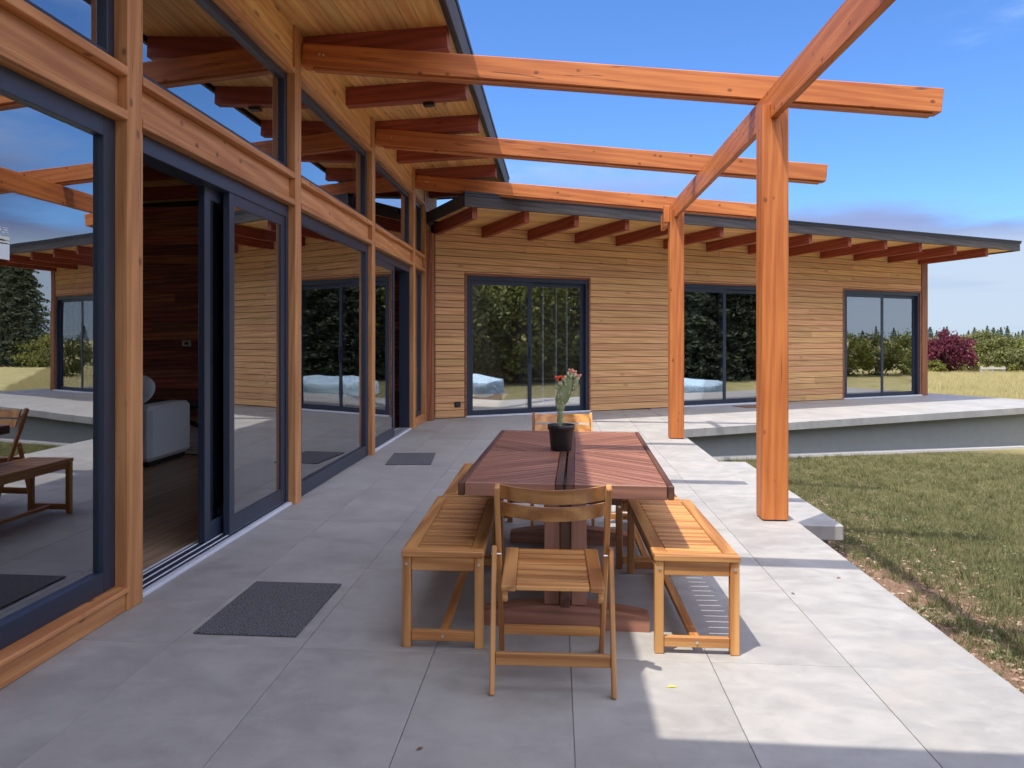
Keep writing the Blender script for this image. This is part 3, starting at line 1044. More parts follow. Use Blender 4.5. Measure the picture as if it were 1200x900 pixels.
def make_bench(label, M, flip=1):
    t = thing('garden_bench', label, 'bench', M, 'acacia benches along the table')
    W, L, H = .375, 1.21, .44
    hw = W / 2
    for s in (-1, 1):
        xa, xb = sorted((s * hw, s * (hw - .062)))
        box('side_rail', xa, xb, .062, L - .062, H - .028, H, M_ACAC, t, M, .004)
    for y0 in (0.0, L - .06):
        box('end_rail', -hw, hw, y0, y0 + .06, H - .028, H, M_ACAC, t, M, .004)
    n = 14
    p = (L - .124) / n
    for k in range(n):
        y0 = .062 + p * k + .007
        box('slat', -hw + .064, hw - .064, y0, y0 + p - .014, H - .026, H - .003, M_ACAC, t, M, .003, grain=0)
    for y0 in (.008, L - .048):
        for s in (-1, 1):
            xa, xb = sorted((s * (hw - .003), s * (hw - .043)))
            box('leg', xa, xb, y0, y0 + .04, 0, H - .029, M_ACAC, t, M, .004)
        box('apron', -hw + .044, hw - .044, y0 + .006, y0 + .034, H - .092, H - .029, M_ACAC, t, M)
        box('foot_rail', -hw + .044, hw - .044, y0 + .006, y0 + .034, .03, .075, M_ACAC, t, M)
        o = -1 if y0 < .1 else 1
        yy = y0 + (.0 if o < 0 else .04)
        for bx, bz in ((-hw + .023, H - .06), (hw - .023, H - .06), (0, .053)):
            y_ = yy if bx else yy + (.006 if o < 0 else -.006)
            MB().tube([(bx, y_ - .002, bz), (bx, y_ + .004 * o, bz)], .007, 8).build('bolt', M_STEEL, t, M)
    for s in (-1, 1):
        xa, xb = sorted((s * (hw - .012), s * (hw - .034)))
        box('side_apron', xa, xb, .05, L - .05, H - .075, H - .029, M_ACAC, t, M)
    box('stretcher', -.02, .02, .043, L - .043, .04, .066, M_ACAC, t, M)
    return t


def place(x, y, deg, z=0):
    return Matrix.Translation((x, y, z)) @ Matrix.Rotation(R(deg), 4, 'Z')


make_bench('slatted wooden bench left of the table, near one in full view beside the folding chair', place(-0.512, 3.428, 1.0))
make_bench('slatted wooden bench right of the table, near one half in sun with striped shadow below', place(0.620, 3.452, 0.6))
make_bench('slatted wooden bench left of the table, far one behind the near left bench', place(-0.508, 4.665, 0.4))
make_bench('slatted wooden bench right of the table, far one mostly hidden under the tabletop', place(0.545, 4.695, 0.0))


def make_chair(label, M, mat=M_ACAC, grp='folding chairs at the table ends'):
    t = thing('folding_chair', label, 'chair', M, grp)
    for s in (-1, 1):
        bar('back_leg', (s * .222, -.185, .815), (s * .222, .225, 0.0), .022, .038, mat, t, M, up=(1, 0, 0) if False else (0, 1, 0), c=.004)
        bar('rear_leg', (s * .238, -.07, .545), (s * .238, -.225, 0.0), .020, .036, mat, t, M, up=(0, 1, 0), c=.004)
        m = MB().tube([(s * .2505, -.066, .51), (s * .21, -.066, .51)], .005, 8)
        m.build('pivot_bolt', M_STEEL, t, M)
        # tilted seat rails
        bar('seat_rail', (s * .176, -.185, .405), (s * .176, .235, .445), .058, .024, mat, t, M, c=.004)
        bar('seat_bearer', (s * .190, -.175, .383), (s * .190, .225, .422), .022, .022, mat, t, M, c=.003)
        box('seat_foot', s * .190 - .012, s * .190 + .012, -.183, -.150, .350, .378, mat, t, M, .006)
    n = 7
    for k in range(n):
        q = (k + .5) / n
        y = -.185 + .42 * q
        z = .405 + .04 * q
        bar('seat_slat', (-.146, y, z), (.146, y, z), .050, .018, mat, t, M, up=(0, -.095, 1), c=.003)
    # two bowed back slats
    for zc, h in ((.779, .062), (.703, .060)):
        o = MB()
        N = 10
        for k in range(N):
            pass
        v, f = [], []
        for k in range(N + 1):
            a = -1 + 2 * k / N
            x = a * .211
            yb = -.165 + (.815 - zc) * .50 - .085 * (1 - a * a) + .03
            for dy, dz in ((-.008, -h / 2), (.008, -h / 2), (.008, h / 2), (-.008, h / 2)):
                v.append((x, yb + dy - dz * .45, zc + dz - .006 * (1 - a * a)))
        for k in range(N):
            for e in range(4):
                f.append([k * 4 + e, k * 4 + (e + 1) % 4, k * 4 + 4 + (e + 1) % 4, k * 4 + 4 + e])
        f += [[3, 2, 1, 0], [N * 4 + i for i in range(4)]]
        f = [q[::-1] for q in f]
        o.add(v, f)
        o.build('back_slat', mat, t, M)
    box('front_stretcher', -.210, .210, .135, .153, .10, .14, mat, t, M)
    box('rear_stretcher', -.227, .227, -.198, -.180, .105, .155, mat, t, M)
    return t


make_chair('wooden folding chair in front, its back to the viewer at the near table end', place(-0.018, 3.235, 1.0))
make_chair('wooden folding chair at the far table end, only its back top showing behind the cactus', place(0.045, 5.86, 180))


def make_table():
    M = place(0.065, 4.53, -1.6)
    t = thing('dining_table', 'dark wooden outdoor dining table with diagonal slat top and trestle base', 'table', M)
    hw, hl, T, B = .492, 1.01, .735, .672
    fr = MB()
    for s in (-1, 1):
        xa, xb = sorted((s * hw, s * (hw - .03)))
        fr.box(xa, xb, -hl, hl, B, T, .004)
        xa, xb = sorted((s * .006, s * .042))
        fr.box(xa, xb, -hl + .001, hl - .001, B, T + .001, .003)
        ya, yb = sorted((s * hl, s * (hl - .02)))
    fr.box(-hw + .03, hw - .03, -.02, .02, B + .005, B + .03, .002)
    fr.box(-hw + .03, -.042, -hl + .02, hl - .02, B + .004, B + .02, 0)
    fr.box(.042, hw - .03, -hl + .02, hl - .02, B + .004, B + .02, 0)
    Mt = M @ AX[1]
    iv = AX[1].inverted()
    fr.v = [tuple(iv @ Vector(q)) for q in fr.v]
    top = fr.build('tabletop', M_TDRK, t, Mt)
    for s in (-1, 1):
        for q in (-1, 1):
            xa, xb = sorted((s * .044, s * (hw - .032)))
            ya, yb = sorted((q * hl, q * (hl - .022)))
            box('end_board', xa, xb, ya, yb, B, T, M_TABL, top, M, .003, grain=0)
            # diagonal slats of one quadrant
            X0, X1 = xa + .001, xb - .001
            Y0, Y1 = sorted((q * .002, q * (hl - .024)))
            sl = 1 if (s * q) > 0 else 1
            ang = R(41) * (1 if s * q > 0 else -1) * (1)
            # near-left (s=-1,q=-1): rises to the middle; near-right: falls outward
            dirx, diry = math.cos(ang), math.sin(ang)
            nx, ny = -diry, dirx
            pts = [(X0, Y0), (X1, Y0), (X1, Y1), (X0, Y1)]
            vals = [nx * p[0] + ny * p[1] for p in pts]
            pitch = .052
            k0 = math.floor(min(vals) / pitch)
            k1 = math.ceil(max(vals) / pitch)
            for k in range(k0, k1):
                a_, b_ = k * pitch + .003, (k + 1) * pitch - .003
                p = clip(clip(pts, nx, ny, b_), -nx, -ny, -a_)
                if len(p) < 3 or abs(area(p)) < 2e-4:
                    continue
                cxx = sum(w[0] for w in p) / len(p)
                cyy = sum(w[1] for w in p) / len(p)
                rot = Matrix.Translation((cxx, cyy, 0)) @ Matrix.Rotation(ang, 4, 'Z')
                ri = rot.inverted()
                pl = [tuple((ri @ Vector((w[0], w[1], 0)))[:2]) for w in p]
                MB().prism(pl, B + .021, T - .001 - random.uniform(0, .0012)).build('slat', M_TABL, top, M @ rot)
    for yy, q in ((-.76, -1), (.76, 1)):
        for s in (-1, 1):
            xa, xb = sorted((s * .028, s * .102))
            box('pedestal_post', xa, xb, yy - .045, yy + .045, .112, B, M_TABL, t, M, .004)
        box('pedestal_web', -.026, .026, yy - .02, yy + .06, .16, B, M_TDRK, t, M, .003)
        v, f = [], []
        N = 12
        for k in range(N + 1):
            a_ = -1 + 2 * k / N
            zt = .112 - .042 * a_ * a_
            for x_, y_, z_ in ((a_ * .4, yy - .055, 0.0), (a_ * .4, yy + .055, 0.0), (a_ * .4, yy + .055, zt), (a_ * .4, yy - .055, zt)):
                v.append((x_, y_, z_))
        for k in range(N):
            for e in range(4):
                f.append([k * 4 + e, k * 4 + 4 + e, k * 4 + 4 + (e + 1) % 4, k * 4 + (e + 1) % 4])
        f += [[0, 1, 2, 3], [N * 4 + i for i in (3, 2, 1, 0)]]
        MB().add(v, f).build('trestle_foot', M_TABL, t, M)
        box('top_bearer', -.27, .27, yy - .035, yy + .035, B - .075, B - .001, M_TDRK, t, M, .004)
    box('stretcher', -.024, .024, -.88, .88, .125, .205, M_TDRK, t, M, .004)
    return t


make_table()

# ------------------------------------------------------------------ potted cactus
PM = place(0.028, 4.60, 0, .736)
pc = thing('potted_cactus', 'prickly pear cactus with red flowers in a black plastic pot on the table', 'plant', PM)
pot = MB().lathe([(0.0, .001), (.060, 0), (.062, .004), (.073, .118), (.0735, .119), (.080, .121), (.081, .150), (.077, .151), (.072, .119), (.069, .118)], 32).build('pot', M_BLKP, pc, PM, True)
MB().lathe([(.073, .122), (.05, .128), (.0, .131)], 20).build('soil', M_SOIL, pc, PM, True)


def pad(name, c, r, tilt_y, yaw=0.0):
    m = MB()
    Mr = Matrix.Rotation(R(yaw), 4, 'Z') @ Matrix.Rotation(R(tilt_y), 4, 'Y')
    m.ell(c, r, Mr, 20, 14)
    o = m.build(name, M_CACT, pc, PM, True)
    b = MB()
    for k in range(26):
        th, ph = random.uniform(0, 2 * math.pi), random.uniform(-1.3, 1.4)
        p = Vector((math.cos(ph) * math.cos(th) * r[0], math.cos(ph) * math.sin(th) * r[1], math.sin(ph) * r[2]))
        q = Vector(c) + (Mr.to_3x3() @ p)
        b.ell(q, (.0045, .0045, .0045), None, 6, 4)
    b.build('areole', M_BUD, o, PM, True)
    return o


pad('stem', (-.006, 0, .195), (.017, .015, .080), 4)
pad('stem', (.000, 0, .255), (.022, .016, .040), 16)
pad('pad', (.016, 0, .330), (.040, .018, .090), 21)
pad('pad', (.044, .004, .388), (.034, .017, .066), 14, 20)
pad('pad', (.082, -.004, .388), (.018, .013, .040), 20, -20)
for k in range(24):
    a_ = (k % 12) / 11
    p = Vector((-.016 + .116 * a_ + random.uniform(-.008, .008), random.uniform(-.014, .014), .378 + .07 * math.sin(a_ * 2.2) + random.uniform(-.02, .016)))
    MB().ell(p, (.0085, .0085, random.uniform(.010, .017)), Matrix.Rotation(R(random.uniform(-30, 40)), 4, 'Y'), 8, 6).build('bud', M_BUD, pc, PM, True)
for p, m in (((-.022, -.006, .425), M_RED), ((.008, -.008, .428), M_RED), ((.058, -.004, .468), M_PINK), ((.078, -.006, .460), M_PINK), ((.104, -.004, .436), M_PINK)):
    o = MB()
    for k in range(8):
        a_ = k * math.pi / 4
        o.ell(Vector(p) + Vector((math.cos(a_) * .009, math.sin(a_) * .009, .006)), (.006, .003, random.uniform(.007, .013)), Matrix.Rotation(a_ + random.uniform(-.3, .3), 4, 'Z') @ Matrix.Rotation(R(35), 4, 'Y'), 7, 5)
    o.ell(Vector(p) + Vector((0, 0, -.006)), (.008, .008, .014), None, 8, 6)
    o.build('flower', m, pc, PM, True)

# ------------------------------------------------------------------ mats and small things


def doormat(label, M, w, l, mat, grp='doormats at the sliding doors'):
    o = MB()
    o.box(-w / 2, w / 2, 0, l, 0.0015, 0.011, .004)
    return o.build('doormat', mat, None, M, label=label, category='doormat', group=grp)


doormat('dark grey doormat nearest the viewer, at the open sliding door', place(-1.462, 3.50, 0.0), .50, .765, M_MAT)
doormat('dark grey doormat further along the glass wall, beside the far left bench', place(-1.632, 8.375, 5.5), .505, .845, M_MAT)
doormat('brown doormat at the middle sliding door of the siding wing', FW @ Matrix.Translation((6.9, -.75, 0)), .95, .45, M_MATB)
lf = MB()
lf.add([(0, 0, .001), (.03, .012, .006), (.065, .0, .002), (.03, -.014, .004)], [[0, 3, 2, 1]])
lf.add([(0, 0, .0006), (.03, .012, .0056), (.065, .0, .0016), (.03, -.014, .0036)], [[0, 1, 2, 3]])
lf.build('fallen_leaf', M_YLEAF, None, place(0.44, 3.13, 10, .001) @ Matrix.Scale(.7, 4), label='tiny yellow fallen leaf lying on the sunlit pavers near the bench', category='leaf')

for k, (x_, y_, a_) in enumerate(((-0.475, 2.575, 40), (1.627, 4.634, 15), (1.297, 4.32, 110))):
    dl = MB()
    dl.add([(0, 0, .001), (.014, .007, .006), (.030, .001, .003), (.015, -.006, .004)], [[0, 3, 2, 1]])
    dl.add([(0, 0, .0004), (.014, .007, .0054), (.030, .001, .0024), (.015, -.006, .0034)], [[0, 1, 2, 3]])
    dl.build('dry_leaf', M_MATB, None, place(x_, y_, a_, .001), category='leaf', group='dry leaves on the pavers', label=('speck of dry leaf on the shaded pavers below the left bench', 'speck of dry leaf on the sunlit pavers nearest the patio edge', 'speck of dry leaf on the sunlit pavers right of the near bench')[k])

# interior furnishings
sofa = thing('sofa', 'pale blue grey sofa seen through the open sliding door', 'sofa', place(-5.2, 8.4, 0))
S0 = place(0, 0, 0)
MB().box(-4.62, -4.35, 7.92, 8.85, .06, .665, .045).build('arm', M_SOFA, sofa, S0)
MB().box(-6.4, -4.63, 7.95, 8.85, .10, .42, .03).build('seat_base', M_SOFA, sofa, S0)
MB().box(-6.4, -4.63, 7.93, 8.15, .43, .74, .05).build('backrest', M_SOFA, sofa, S0)
MB().ell((-4.62, 8.12, .82), (.22, .10, .16), Matrix.Rotation(R(-25), 4, 'Y'), 18, 12).build('cushion', M_SOFA, sofa, S0, True)
MB().box(-6.3, -4.4, 7.98, 8.8, 0.0, .055, .01).build('plinth', M_BLKW, sofa, S0)
rug = MB().box(-1.6, 1.6, 0, 3.4, .001, .012, .003).build('rug', M_RUG, None, place(-5.6, 8.9, 0), label='striped dark and grey rug on the floor behind the sofa indoors', category='rug')
st = thing('side_table', 'low dark side table with crossed legs beyond the sofa indoors', 'table', place(-5.9, 11.0, 0))
TM = place(-5.9, 11.0, 0)
box('table_top', -.7, .7, -.4, .4, .42, .46, M_BLKW, st, TM)
for y_ in (-.33, .33):
    bar('leg', (-.6, y_, 0), (.6, y_ + .01, .42), .05, .06, M_BLKW, st, TM)
    bar('leg', (.6, y_ + .03, 0), (-.6, y_ + .04, .42), .05, .06, M_BLKW, st, TM)
# ------------------------------------------------------------------ pool with cover beyond the right edge (seen in the reflections)
def covered_pool(x, y, r, h, label):
    QM = place(x, y, 25, float(gfun(x, y)))
    pool = thing('covered_pool', label, 'pool', QM, 'covered pools beyond the right edge')
    MB().lathe([(r * .95, 0), (r * .955, .02), (r * .955, h * .8)], 40).build('pool_wall', M_FDN, pool, QM, True)
    o = MB()
    o.lathe([(0.01, h * 1.16), (r * .2, h * 1.17), (r * .42, h * 1.14), (r * .66, h * 1.1), (r * .86, h * 1.05), (r * .965, h), (r * .99, h * .92), (r, h * .7), (r * 1.005, h * .5), (r * 1.01, h * .38)], 60)
    w = []
    for x_, y_, z_ in o.v:
        a_ = math.atan2(y_, x_)
        if z_ > h * .98:
            z_ += .05 * math.sin(x_ * 3.1 + y_) * math.cos(y_ * 2.3)
        else:
            z_ += .05 * math.sin(7 * a_) * (z_ < h * .55)
            x_ += .03 * math.sin(9 * a_) * math.cos(a_)
            y_ += .03 * math.sin(9 * a_) * math.sin(a_)
        w.append((x_, y_, z_))
    o.v = w
    o.build('cover', M_TARP, pool, QM, True)


covered_pool(7.0, 7.1, 1.35, .72, 'smaller round pool under a pale blue wrinkled cover, reflected in the nearest wing door')
covered_pool(11.9, 11.9, 2.0, .74, 'larger round pool under a pale blue wrinkled cover, reflected in the middle wing door')

# ------------------------------------------------------------------ vegetation


def leaves(name, P, size, mat, parent, F, asp=0.6, flat=0.0, **props):
    n = len(P)
    d1 = rng.normal(size=(n, 3))
    d1[:, 2] *= (1 - flat)
    d1 /= np.linalg.norm(d1, axis=1)[:, None]
    d2 = np.cross(d1, rng.normal(size=(n, 3)))
    d2 /= np.linalg.norm(d2, axis=1)[:, None]
    s = (size * rng.uniform(.6, 1.35, n))[:, None]
    V = np.stack([P - d1 * s, P + d2 * s * asp, P + d1 * s, P - d2 * s * asp], 1).reshape(-1, 3)
    me = bpy.data.meshes.new(name)
    me.vertices.add(4 * n)
    me.vertices.foreach_set('co', V.astype(np.float32).ravel())
    me.loops.add(4 * n)
    me.loops.foreach_set('vertex_index', np.arange(4 * n, dtype=np.int32))
    me.polygons.add(n)
    me.polygons.foreach_set('loop_start', np.arange(0, 4 * n, 4, dtype=np.int32))
    me.polygons.foreach_set('loop_total', np.full(n, 4, dtype=np.int32))
    me.materials.append(mat)
    me.update(calc_edges=True)
    return link(bpy.data.objects.new(name, me), parent, F, **props)


def blob(n, rad, clumps=40, spread=.16, base=.15):
    """points of a broadleaf crown: clumps near the surface of an ellipsoid"""
    c = rng.normal(size=(clumps, 3))
    c /= np.linalg.norm(c, axis=1)[:, None]
    c *= rng.uniform(.45, .98, clumps)[:, None] ** .6
    c[:, 2] = np.maximum(c[:, 2], -1 + base)
    i = rng.integers(0, clumps, n)
    p = c[i] + rng.normal(size=(n, 3)) * spread * rng.uniform(.5, 1.2, clumps)[i][:, None]
    return p * np.array(rad)


def shrub(x, y, rad, n, size, mat, name, label, cat, group, clumps=45, trunk=True, spread=.14):
    F = place(x, y, 0, float(gfun(x, y)))
    t = thing(name, label, cat, F, group)
    P = blob(n, rad, clumps, spread) + np.array([0, 0, rad[2] * .98])
    P[:, 2] = np.maximum(P[:, 2], .03)
    leaves('crown', P, size, mat, t, F)
    m = MB()
    m.tube([(0, 0, -.05), (.03 * rad[0], 0, rad[2] * .5), (.02, .05, rad[2] * 1.2)], [.09 * rad[2], .06 * rad[2], .02 * rad[2]], 7)
    for k in range(4):
        a_ = k * 1.6 + .4
        m.tube([(0, 0, rad[2] * .35), (math.cos(a_) * rad[0] * .4, math.sin(a_) * rad[1] * .4, rad[2] * 1.0), (math.cos(a_) * rad[0] * .65, math.sin(a_) * rad[1] * .65, rad[2] * 1.35)], [.04 * rad[2], .025 * rad[2], .01 * rad[2]], 5)
    m.build('trunk', M_BARK, t, F)
    return t


def at(px, depth):
    """ground point that lies in the direction of picture column px at a distance along the view axis"""
    a_ = (px - 575) / FPX
    return ((a_ * math.cos(PSI) - math.sin(PSI)) * depth, (a_ * math.sin(PSI) + math.cos(PSI)) * depth)


DK = 1.25
x, y = at(1112, 39.5 * DK)
shrub(x, y, (1.2 * DK, 1.15 * DK, 1.06 * DK), 8500, .085, M_LPUR, 'purple_tree', 'small purple leaved tree standing in front of the green shrubs', 'tree', None, 60)
GS = 'shrubs along the meadow edge'
for px, dep, rad, mt, lab, n in (
        (1155, 46, (2.2, 2.1, 1.08), M_LGRN, 'large rounded green shrub right of the purple tree', 11000),
        (1122, 52, (2.4, 2.0, 1.0), M_LYEL, 'yellow green shrub rising behind the purple tree', 9000),
        (1200, 40, (1.6, 1.6, 0.68), M_LGRN, 'green shrub at the right end of the meadow', 7000),
        (1090, 47, (1.2, 1.2, 0.85), M_LGRN, 'green shrub between the corner post and the purple tree', 6000),
        (1190, 53, (2.0, 2.0, 0.86), M_LGRN, 'dark green shrub behind the white rail fence', 8000),
        (1232, 44, (2.4, 2.2, 1.0), M_LYEL, 'yellow green shrub past the right end of the meadow', 7000),
        (1078, 43, (1.3, 1.2, 0.6), M_LYEL, 'low yellow green shrub behind the corner of the wing', 4500),
        (1134, 40.5, (.75, .7, .30), M_LYEL, 'low bushy weed at the foot of the large green shrub', 2200),
        (1183, 39.5, (.9, .7, .26), M_LYEL, 'low bushy weed beside the white rail fence', 2200),
        (1096, 39.0, (.5, .5, .36), M_LYEL, 'pale weed clump left of the purple tree', 1600)):
    x, y = at(px, dep * DK)
    rad = tuple(q * DK for q in rad)
    shrub(x, y, rad, n, .09 if rad[2] > .6 else .055, mt, 'shrub', lab, 'shrub', GS, 60)

# white rail fence
fx, fy = at(1163, 38.5 * DK)
FF = place(fx, fy, 3, gz2) @ Matrix.Scale(DK, 4)
fence = thing('rail_fence', 'short white rail fence in the dry meadow before the shrubs', 'fence', FF)
for x_ in (-.55, 0.0, .55):
    box('post', x_ - .05, x_ + .05, -.05, .05, 0, .42, M_GREYW, fence, FF)
box('rail', -.6, .6, -.075, -.051, .27, .37, M_GREYW, fence, FF)
box('rail', -.6, .6, -.075, -.051, .08, .16, M_GREYW, fence, FF)


def conifer_points(n, h, r):
    z = rng.uniform(.0, 1, n) ** .95
    z = np.clip(z + rng.normal(size=n) * .02, 0, 1)
    tier = np.floor(z * 16) / 16
    rr = (1 - z) ** .8 * (0.72 + .5 * (1 - (z - tier) * 16)) * rng.uniform(.25, 1, n) ** .6
    a_ = rng.uniform(0, 2 * np.pi, n)
    lob = 1 + .25 * np.sin(a_ * 4 + tier * 53) + .12 * np.sin(a_ * 9 + tier * 17)
    return np.stack([np.cos(a_) * rr * r * lob, np.sin(a_) * rr * r * lob, z * h], 1)


def conifer_proto(n, h, r, size, mat):
    P = conifer_points(n, h, r)
    o = leaves('crown', P, size, mat, None, Matrix(), .45, .5)
    COL.objects.unlink(o)
    m = MB().tube([(0, 0, -.1), (0, 0, h * .5), (0, 0, h * .96)], [r * .09, r * .05, .02], 6)
    return o.data, mesh('trunk', m.v, m.f, M_BARK)


protos = [conifer_proto(420, 1.0, .26, .055, M_LHAZE), conifer_proto(420, 1.0, .32, .06, M_LHAZE), conifer_proto(420, 1.0, .22, .05, M_LHAZE)]
k = 0
px = 1068
while px < 1330:
    dep = random.uniform(300, 380)
    x, y = at(px, dep)
    h = dep * random.choice((5.0, 7.0, 8.5, 10.0, 12.0, 14.5)) * random.uniform(.85, 1.12) / FPX + 2.3
    F = Matrix.Translation((x, y, gz2)) @ Matrix.Rotation(random.uniform(0, 6), 4, 'Z') @ Matrix.Diagonal((h * 1.1, h * 1.1, h, 1))
    t = thing('distant_conifer', 'distant conifer coloured blue green for haze in the tree line on the horizon', 'tree', F, 'conifers on the horizon')
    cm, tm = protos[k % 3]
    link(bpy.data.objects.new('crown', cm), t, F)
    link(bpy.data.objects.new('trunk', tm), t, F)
    k += 1
    px += random.choice((1.8, 2.5, 3.5, 5.0, 7.5))

for k in range(46):                                                     # the same tree line goes on round to the east
    x, y = 330 + random.uniform(-30, 40), -70 + 8.2 * k + random.uniform(-3, 3)
    h = random.choice((5.0, 6.0, 7.0, 8.0)) * random.uniform(.85, 1.15)
    F = Matrix.Translation((x, y, gz2)) @ Matrix.Rotation(random.uniform(0, 6), 4, 'Z') @ Matrix.Diagonal((h * 1.1, h * 1.1, h, 1))
    t = thing('distant_conifer', 'distant conifer of the eastern tree line, seen only reflected in the panes', 'tree', F, 'conifers along the eastern horizon')
    cm, tm = protos[k % 3]
    link(bpy.data.objects.new('crown', cm), t, F)
    link(bpy.data.objects.new('trunk', tm), t, F)

# trees round the lawn to the right and behind, which the panes reflect
bigp = [conifer_proto(20000, 1.0, .27, .012, M_LDRK), conifer_proto(20000, 1.0, .33, .013, M_LDRK)]
for k, (x, y, h) in enumerate(((24.5, 5.6, 8), (26.3, 6.8, 9.5), (27.9, 7.3, 10.5), (29.3, 8.6, 9.5), (31.0, 9.2, 10), (32.6, 10.6, 8.5), (22.0, -3.0, 12), (25, -1.0, 13), (19, -6, 11), (15, -9, 12), (28.5, 3.2, 12), (39.6, 60, 9.5), (43.5, 63, 11))):
    F = Matrix.Translation((x, y, gz2)) @ Matrix.Rotation(k * 1.3, 4, 'Z') @ Matrix.Diagonal((h, h, h, 1))
    t = thing('dark_conifer', 'tall dark conifer beyond the lawn, seen only reflected in the panes', 'tree', F, 'conifers beyond the lawn')
    cm, tm = bigp[k % 2]
    link(bpy.data.objects.new('crown', cm), t, F)
    link(bpy.data.objects.new('trunk', tm), t, F)
for k, (x, y, r, hz) in enumerate(((13.2, -1.4, 2.3, 3.0), (16.0, 0.6, 2.2, 3.2), (18.4, 2.0, 2.3, 3.0), (20.7, 3.2, 2.2, 3.2), (22.6, 4.6, 2.0, 2.8), (35, 11.6, 1.5, 1.15), (37.2, 13.4, 1.6, 1.3), (39.5, 14.6, 1.5, 1.25), (42, 16.5, 1.8, 1.35), (45, 18.5, 1.9, 1.4), (34, 18, 1.2, 1.0), (38, 22, 1.9, 1.25), (33, 25, 1.4, 1.0), (27, 30, 1.6, 1.1))):
    t = shrub(x, y, (r * 1.1, r, hz), 7000 if k < 5 else 4200, .13 if k < 5 else .085, M_LYEL if k % 2 == 0 else M_LGRN, 'leafy_tree', 'leafy green tree beyond the lawn, seen only reflected in the panes', 'tree', 'leafy trees beyond the lawn', 70)
x, y = 37.5, 12.2
shrub(x, y, (1.3, 1.3, 1.25), 3600, .085, M_LPUR, 'purple_tree', 'purple leaved tree seen only as a reflection in the end door', 'tree', None, 40)

# grass
sn = rng.uniform(0, 100, (6, 2))


def pn(x, y, s=1.0):
    r_ = np.zeros_like(x)
    for i, (a_, b_) in enumerate(sn):
        th = a_
        fr = s * (.55 + .33 * i)
        r_ += np.sin((x * math.cos(th) + y * math.sin(th)) * fr * 2.3 + b_) / (1 + .3 * i)
    return r_ / 3.6


def blades(name, x, y, h, w, mat, lean=.5, **props):
    n = len(x)
    a_ = rng.uniform(0, 2 * np.pi, n)
    l = h * lean * rng.uniform(.2, 1.2, n)
    b_ = rng.uniform(0, 2 * np.pi, n)
    gz = gfun(x, y)
    V = np.zeros((n, 3, 3))
    V[:, 0] = np.stack([x - np.cos(a_) * w, y - np.sin(a_) * w, gz - .004], 1)
    V[:, 1] = np.stack([x + np.cos(a_) * w, y + np.sin(a_) * w, gz - .004], 1)
    V[:, 2] = np.stack([x + np.cos(b_) * l, y + np.sin(b_) * l, gz + h], 1)
    me = bpy.data.meshes.new(name)
    me.vertices.add(3 * n)
    me.vertices.foreach_set('co', V.astype(np.float32).ravel())
    me.loops.add(3 * n)
    me.loops.foreach_set('vertex_index', np.arange(3 * n, dtype=np.int32))
    me.polygons.add(n)
    me.polygons.foreach_set('loop_start', np.arange(0, 3 * n, 3, dtype=np.int32))
    me.polygons.foreach_set('loop_total', np.full(n, 3, dtype=np.int32))
    me.materials.append(mat)
    me.update(calc_edges=True)
    return link(bpy.data.objects.new(name, me), None, Matrix(), kind='stuff', **props)


def on_lawn(x, y):
    off = (x - W0[0]) * WN[0] + (y - W0[1]) * WN[1]
    inside = (x > 1.86) & ((off > 3.08) | (((x - W0[0]) * WD[0] + (y - W0[1]) * WD[1]) > 13.75))
    stp = (x < 2.42) & (y > 6.64) & (y < 10.0)
    return inside & ~stp


n = 420000
yy = 3.2 + 12.0 * rng.uniform(0, 1, n) ** 1.25
xx = 1.86 + (yy * .62 + .9 - 1.0) * rng.uniform(0, 1, n)
dirt = xx + .32 * pn(xx, yy, 1.1) + .22 * pn(xx + 7, yy, 4.0) + np.clip((yy - 5.5) / 3.5, 0, 1) * .8
keep = on_lawn(xx, yy) & (rng.uniform(0, 1, n) < np.clip((dirt - 2.62) / .65, 0.03, 1)) & (rng.uniform(0, 1, n) < .62 + .4 * pn(xx, yy, 2.6))
xx, yy = xx[keep], yy[keep]
blades('lawn_grass', xx, yy, rng.uniform(.016, .05, len(xx)), .0028, M_GRAS, .9, label='short patchy green lawn grass beside the patio', category='grass')
nt = 2600
ty = 3.3 + 10.5 * rng.uniform(0, 1, nt) ** 1.3
tx = 1.87 + (ty * .62 + .2) * rng.uniform(0, 1, nt) ** .9
k_ = on_lawn(tx, ty) & ((tx + .32 * pn(tx, ty, 1.1) > 2.5) | (rng.uniform(0, 1, nt) < .35))
tx, ty = tx[k_], ty[k_]
m_ = 26
rr_ = rng.uniform(.012, .05, len(tx))
bx = np.repeat(tx, m_) + rng.normal(size=len(tx) * m_) * np.repeat(rr_, m_)
by = np.repeat(ty, m_) + rng.normal(size=len(tx) * m_) * np.repeat(rr_, m_)
k_ = on_lawn(bx, by)
bx, by = bx[k_], by[k_]
blades('grass_tufts', bx, by, rng.uniform(.03, .095, len(bx)), .0035, M_GRAS, .8, label='taller uneven tufts of grass standing up out of the lawn', category='grass')
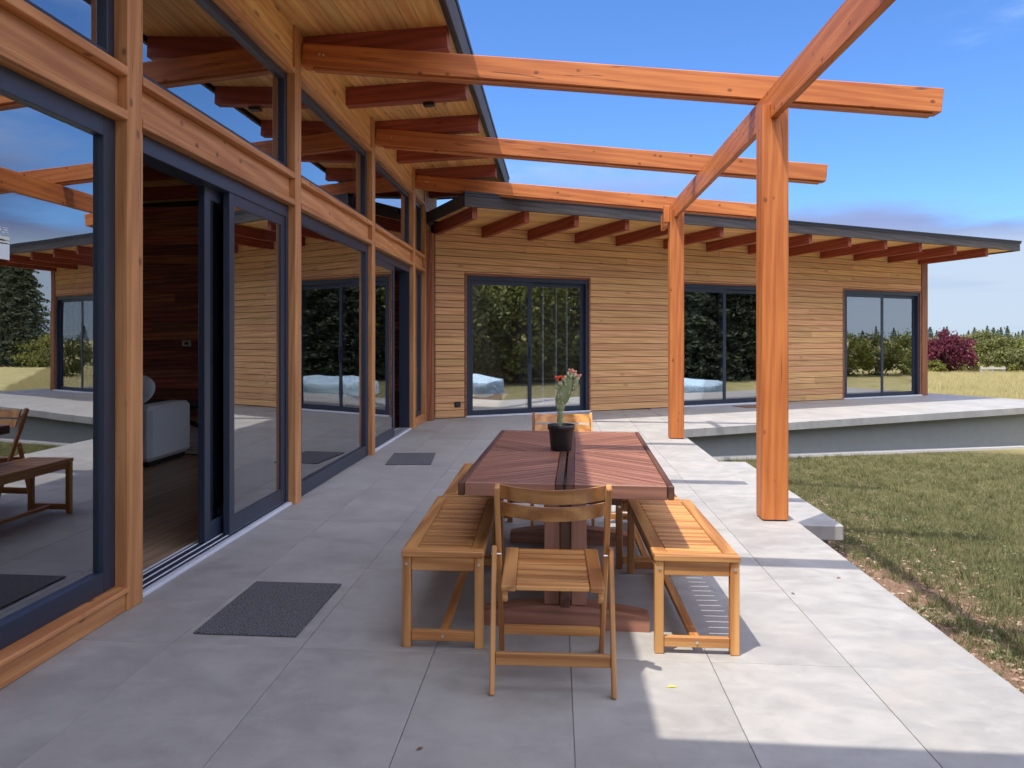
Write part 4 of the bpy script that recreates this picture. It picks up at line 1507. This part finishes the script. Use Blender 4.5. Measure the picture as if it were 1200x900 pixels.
# crumbs of soil and small stones on the bare strip
nc = 5200
cy2 = 3.2 + 6.5 * rng.uniform(0, 1, nc) ** 1.3
cx2 = 1.86 + 1.5 * rng.uniform(0, 1, nc) ** 1.4
k_ = on_lawn(cx2, cy2)
cx2, cy2 = cx2[k_], cy2[k_]
oc = bmesh.new()
bmesh.ops.create_icosphere(oc, subdivisions=1, radius=1.0)
iv_ = np.array([q.co[:] for q in oc.verts])
if_ = [[q.index for q in fc.verts] for fc in oc.faces]
oc.free()
V_, F_ = [], []
for q in range(len(cx2)):
    sz = random.choice((.005, .006, .008, .010, .014, .02)) * random.uniform(.6, 1.2)
    J = iv_ * np.array([sz, sz * random.uniform(.6, 1.1), sz * random.uniform(.45, .8)]) * rng.uniform(.75, 1.2, (12, 1))
    J = J + np.array([cx2[q], cy2[q], float(gfun(cx2[q], cy2[q])) + sz * .25])
    F_ += [[i_ + 12 * q for i_ in fc] for fc in if_]
    V_.append(J)
link(bpy.data.objects.new('soil_crumbs', mesh('soil_crumbs', np.concatenate(V_).tolist(), F_, M_CRUMB)), None, Matrix(), kind='stuff', label='crumbs of brown soil and small stones along the patio edge', category='soil')
n = 26000
yy = rng.uniform(3.6, 9, n)
xx = 1.9 + rng.uniform(0, 2.2, n)
keep = on_lawn(xx, yy) & (pn(xx * 1.3, yy, 3.2) > .33)
xx, yy = xx[keep], yy[keep]
P = np.stack([xx, yy, gfun(xx, yy) + rng.uniform(.004, .03, len(xx))], 1)
leaves('clover', P, .011, M_WEED, None, Matrix(), .75, .6, kind='stuff', label='low clover and weeds along the soil strip', category='ground cover')
n = 150000
dep = 19 + 34 * rng.uniform(0, 1, n)
pxx = rng.uniform(1040, 1235, n)
aa = (pxx - 575) / FPX
xx = (aa * math.cos(PSI) - math.sin(PSI)) * dep
yy = (aa * math.sin(PSI) + math.cos(PSI)) * dep
keep = on_lawn(xx, yy)
xx, yy = xx[keep], yy[keep]
blades('meadow_grass', xx, yy, rng.uniform(.08, .30, len(xx)) * (1 + .5 * pn(xx, yy, .8)), .009, M_STRAW, .6, label='dry yellow meadow grass beyond the terrace', category='grass')
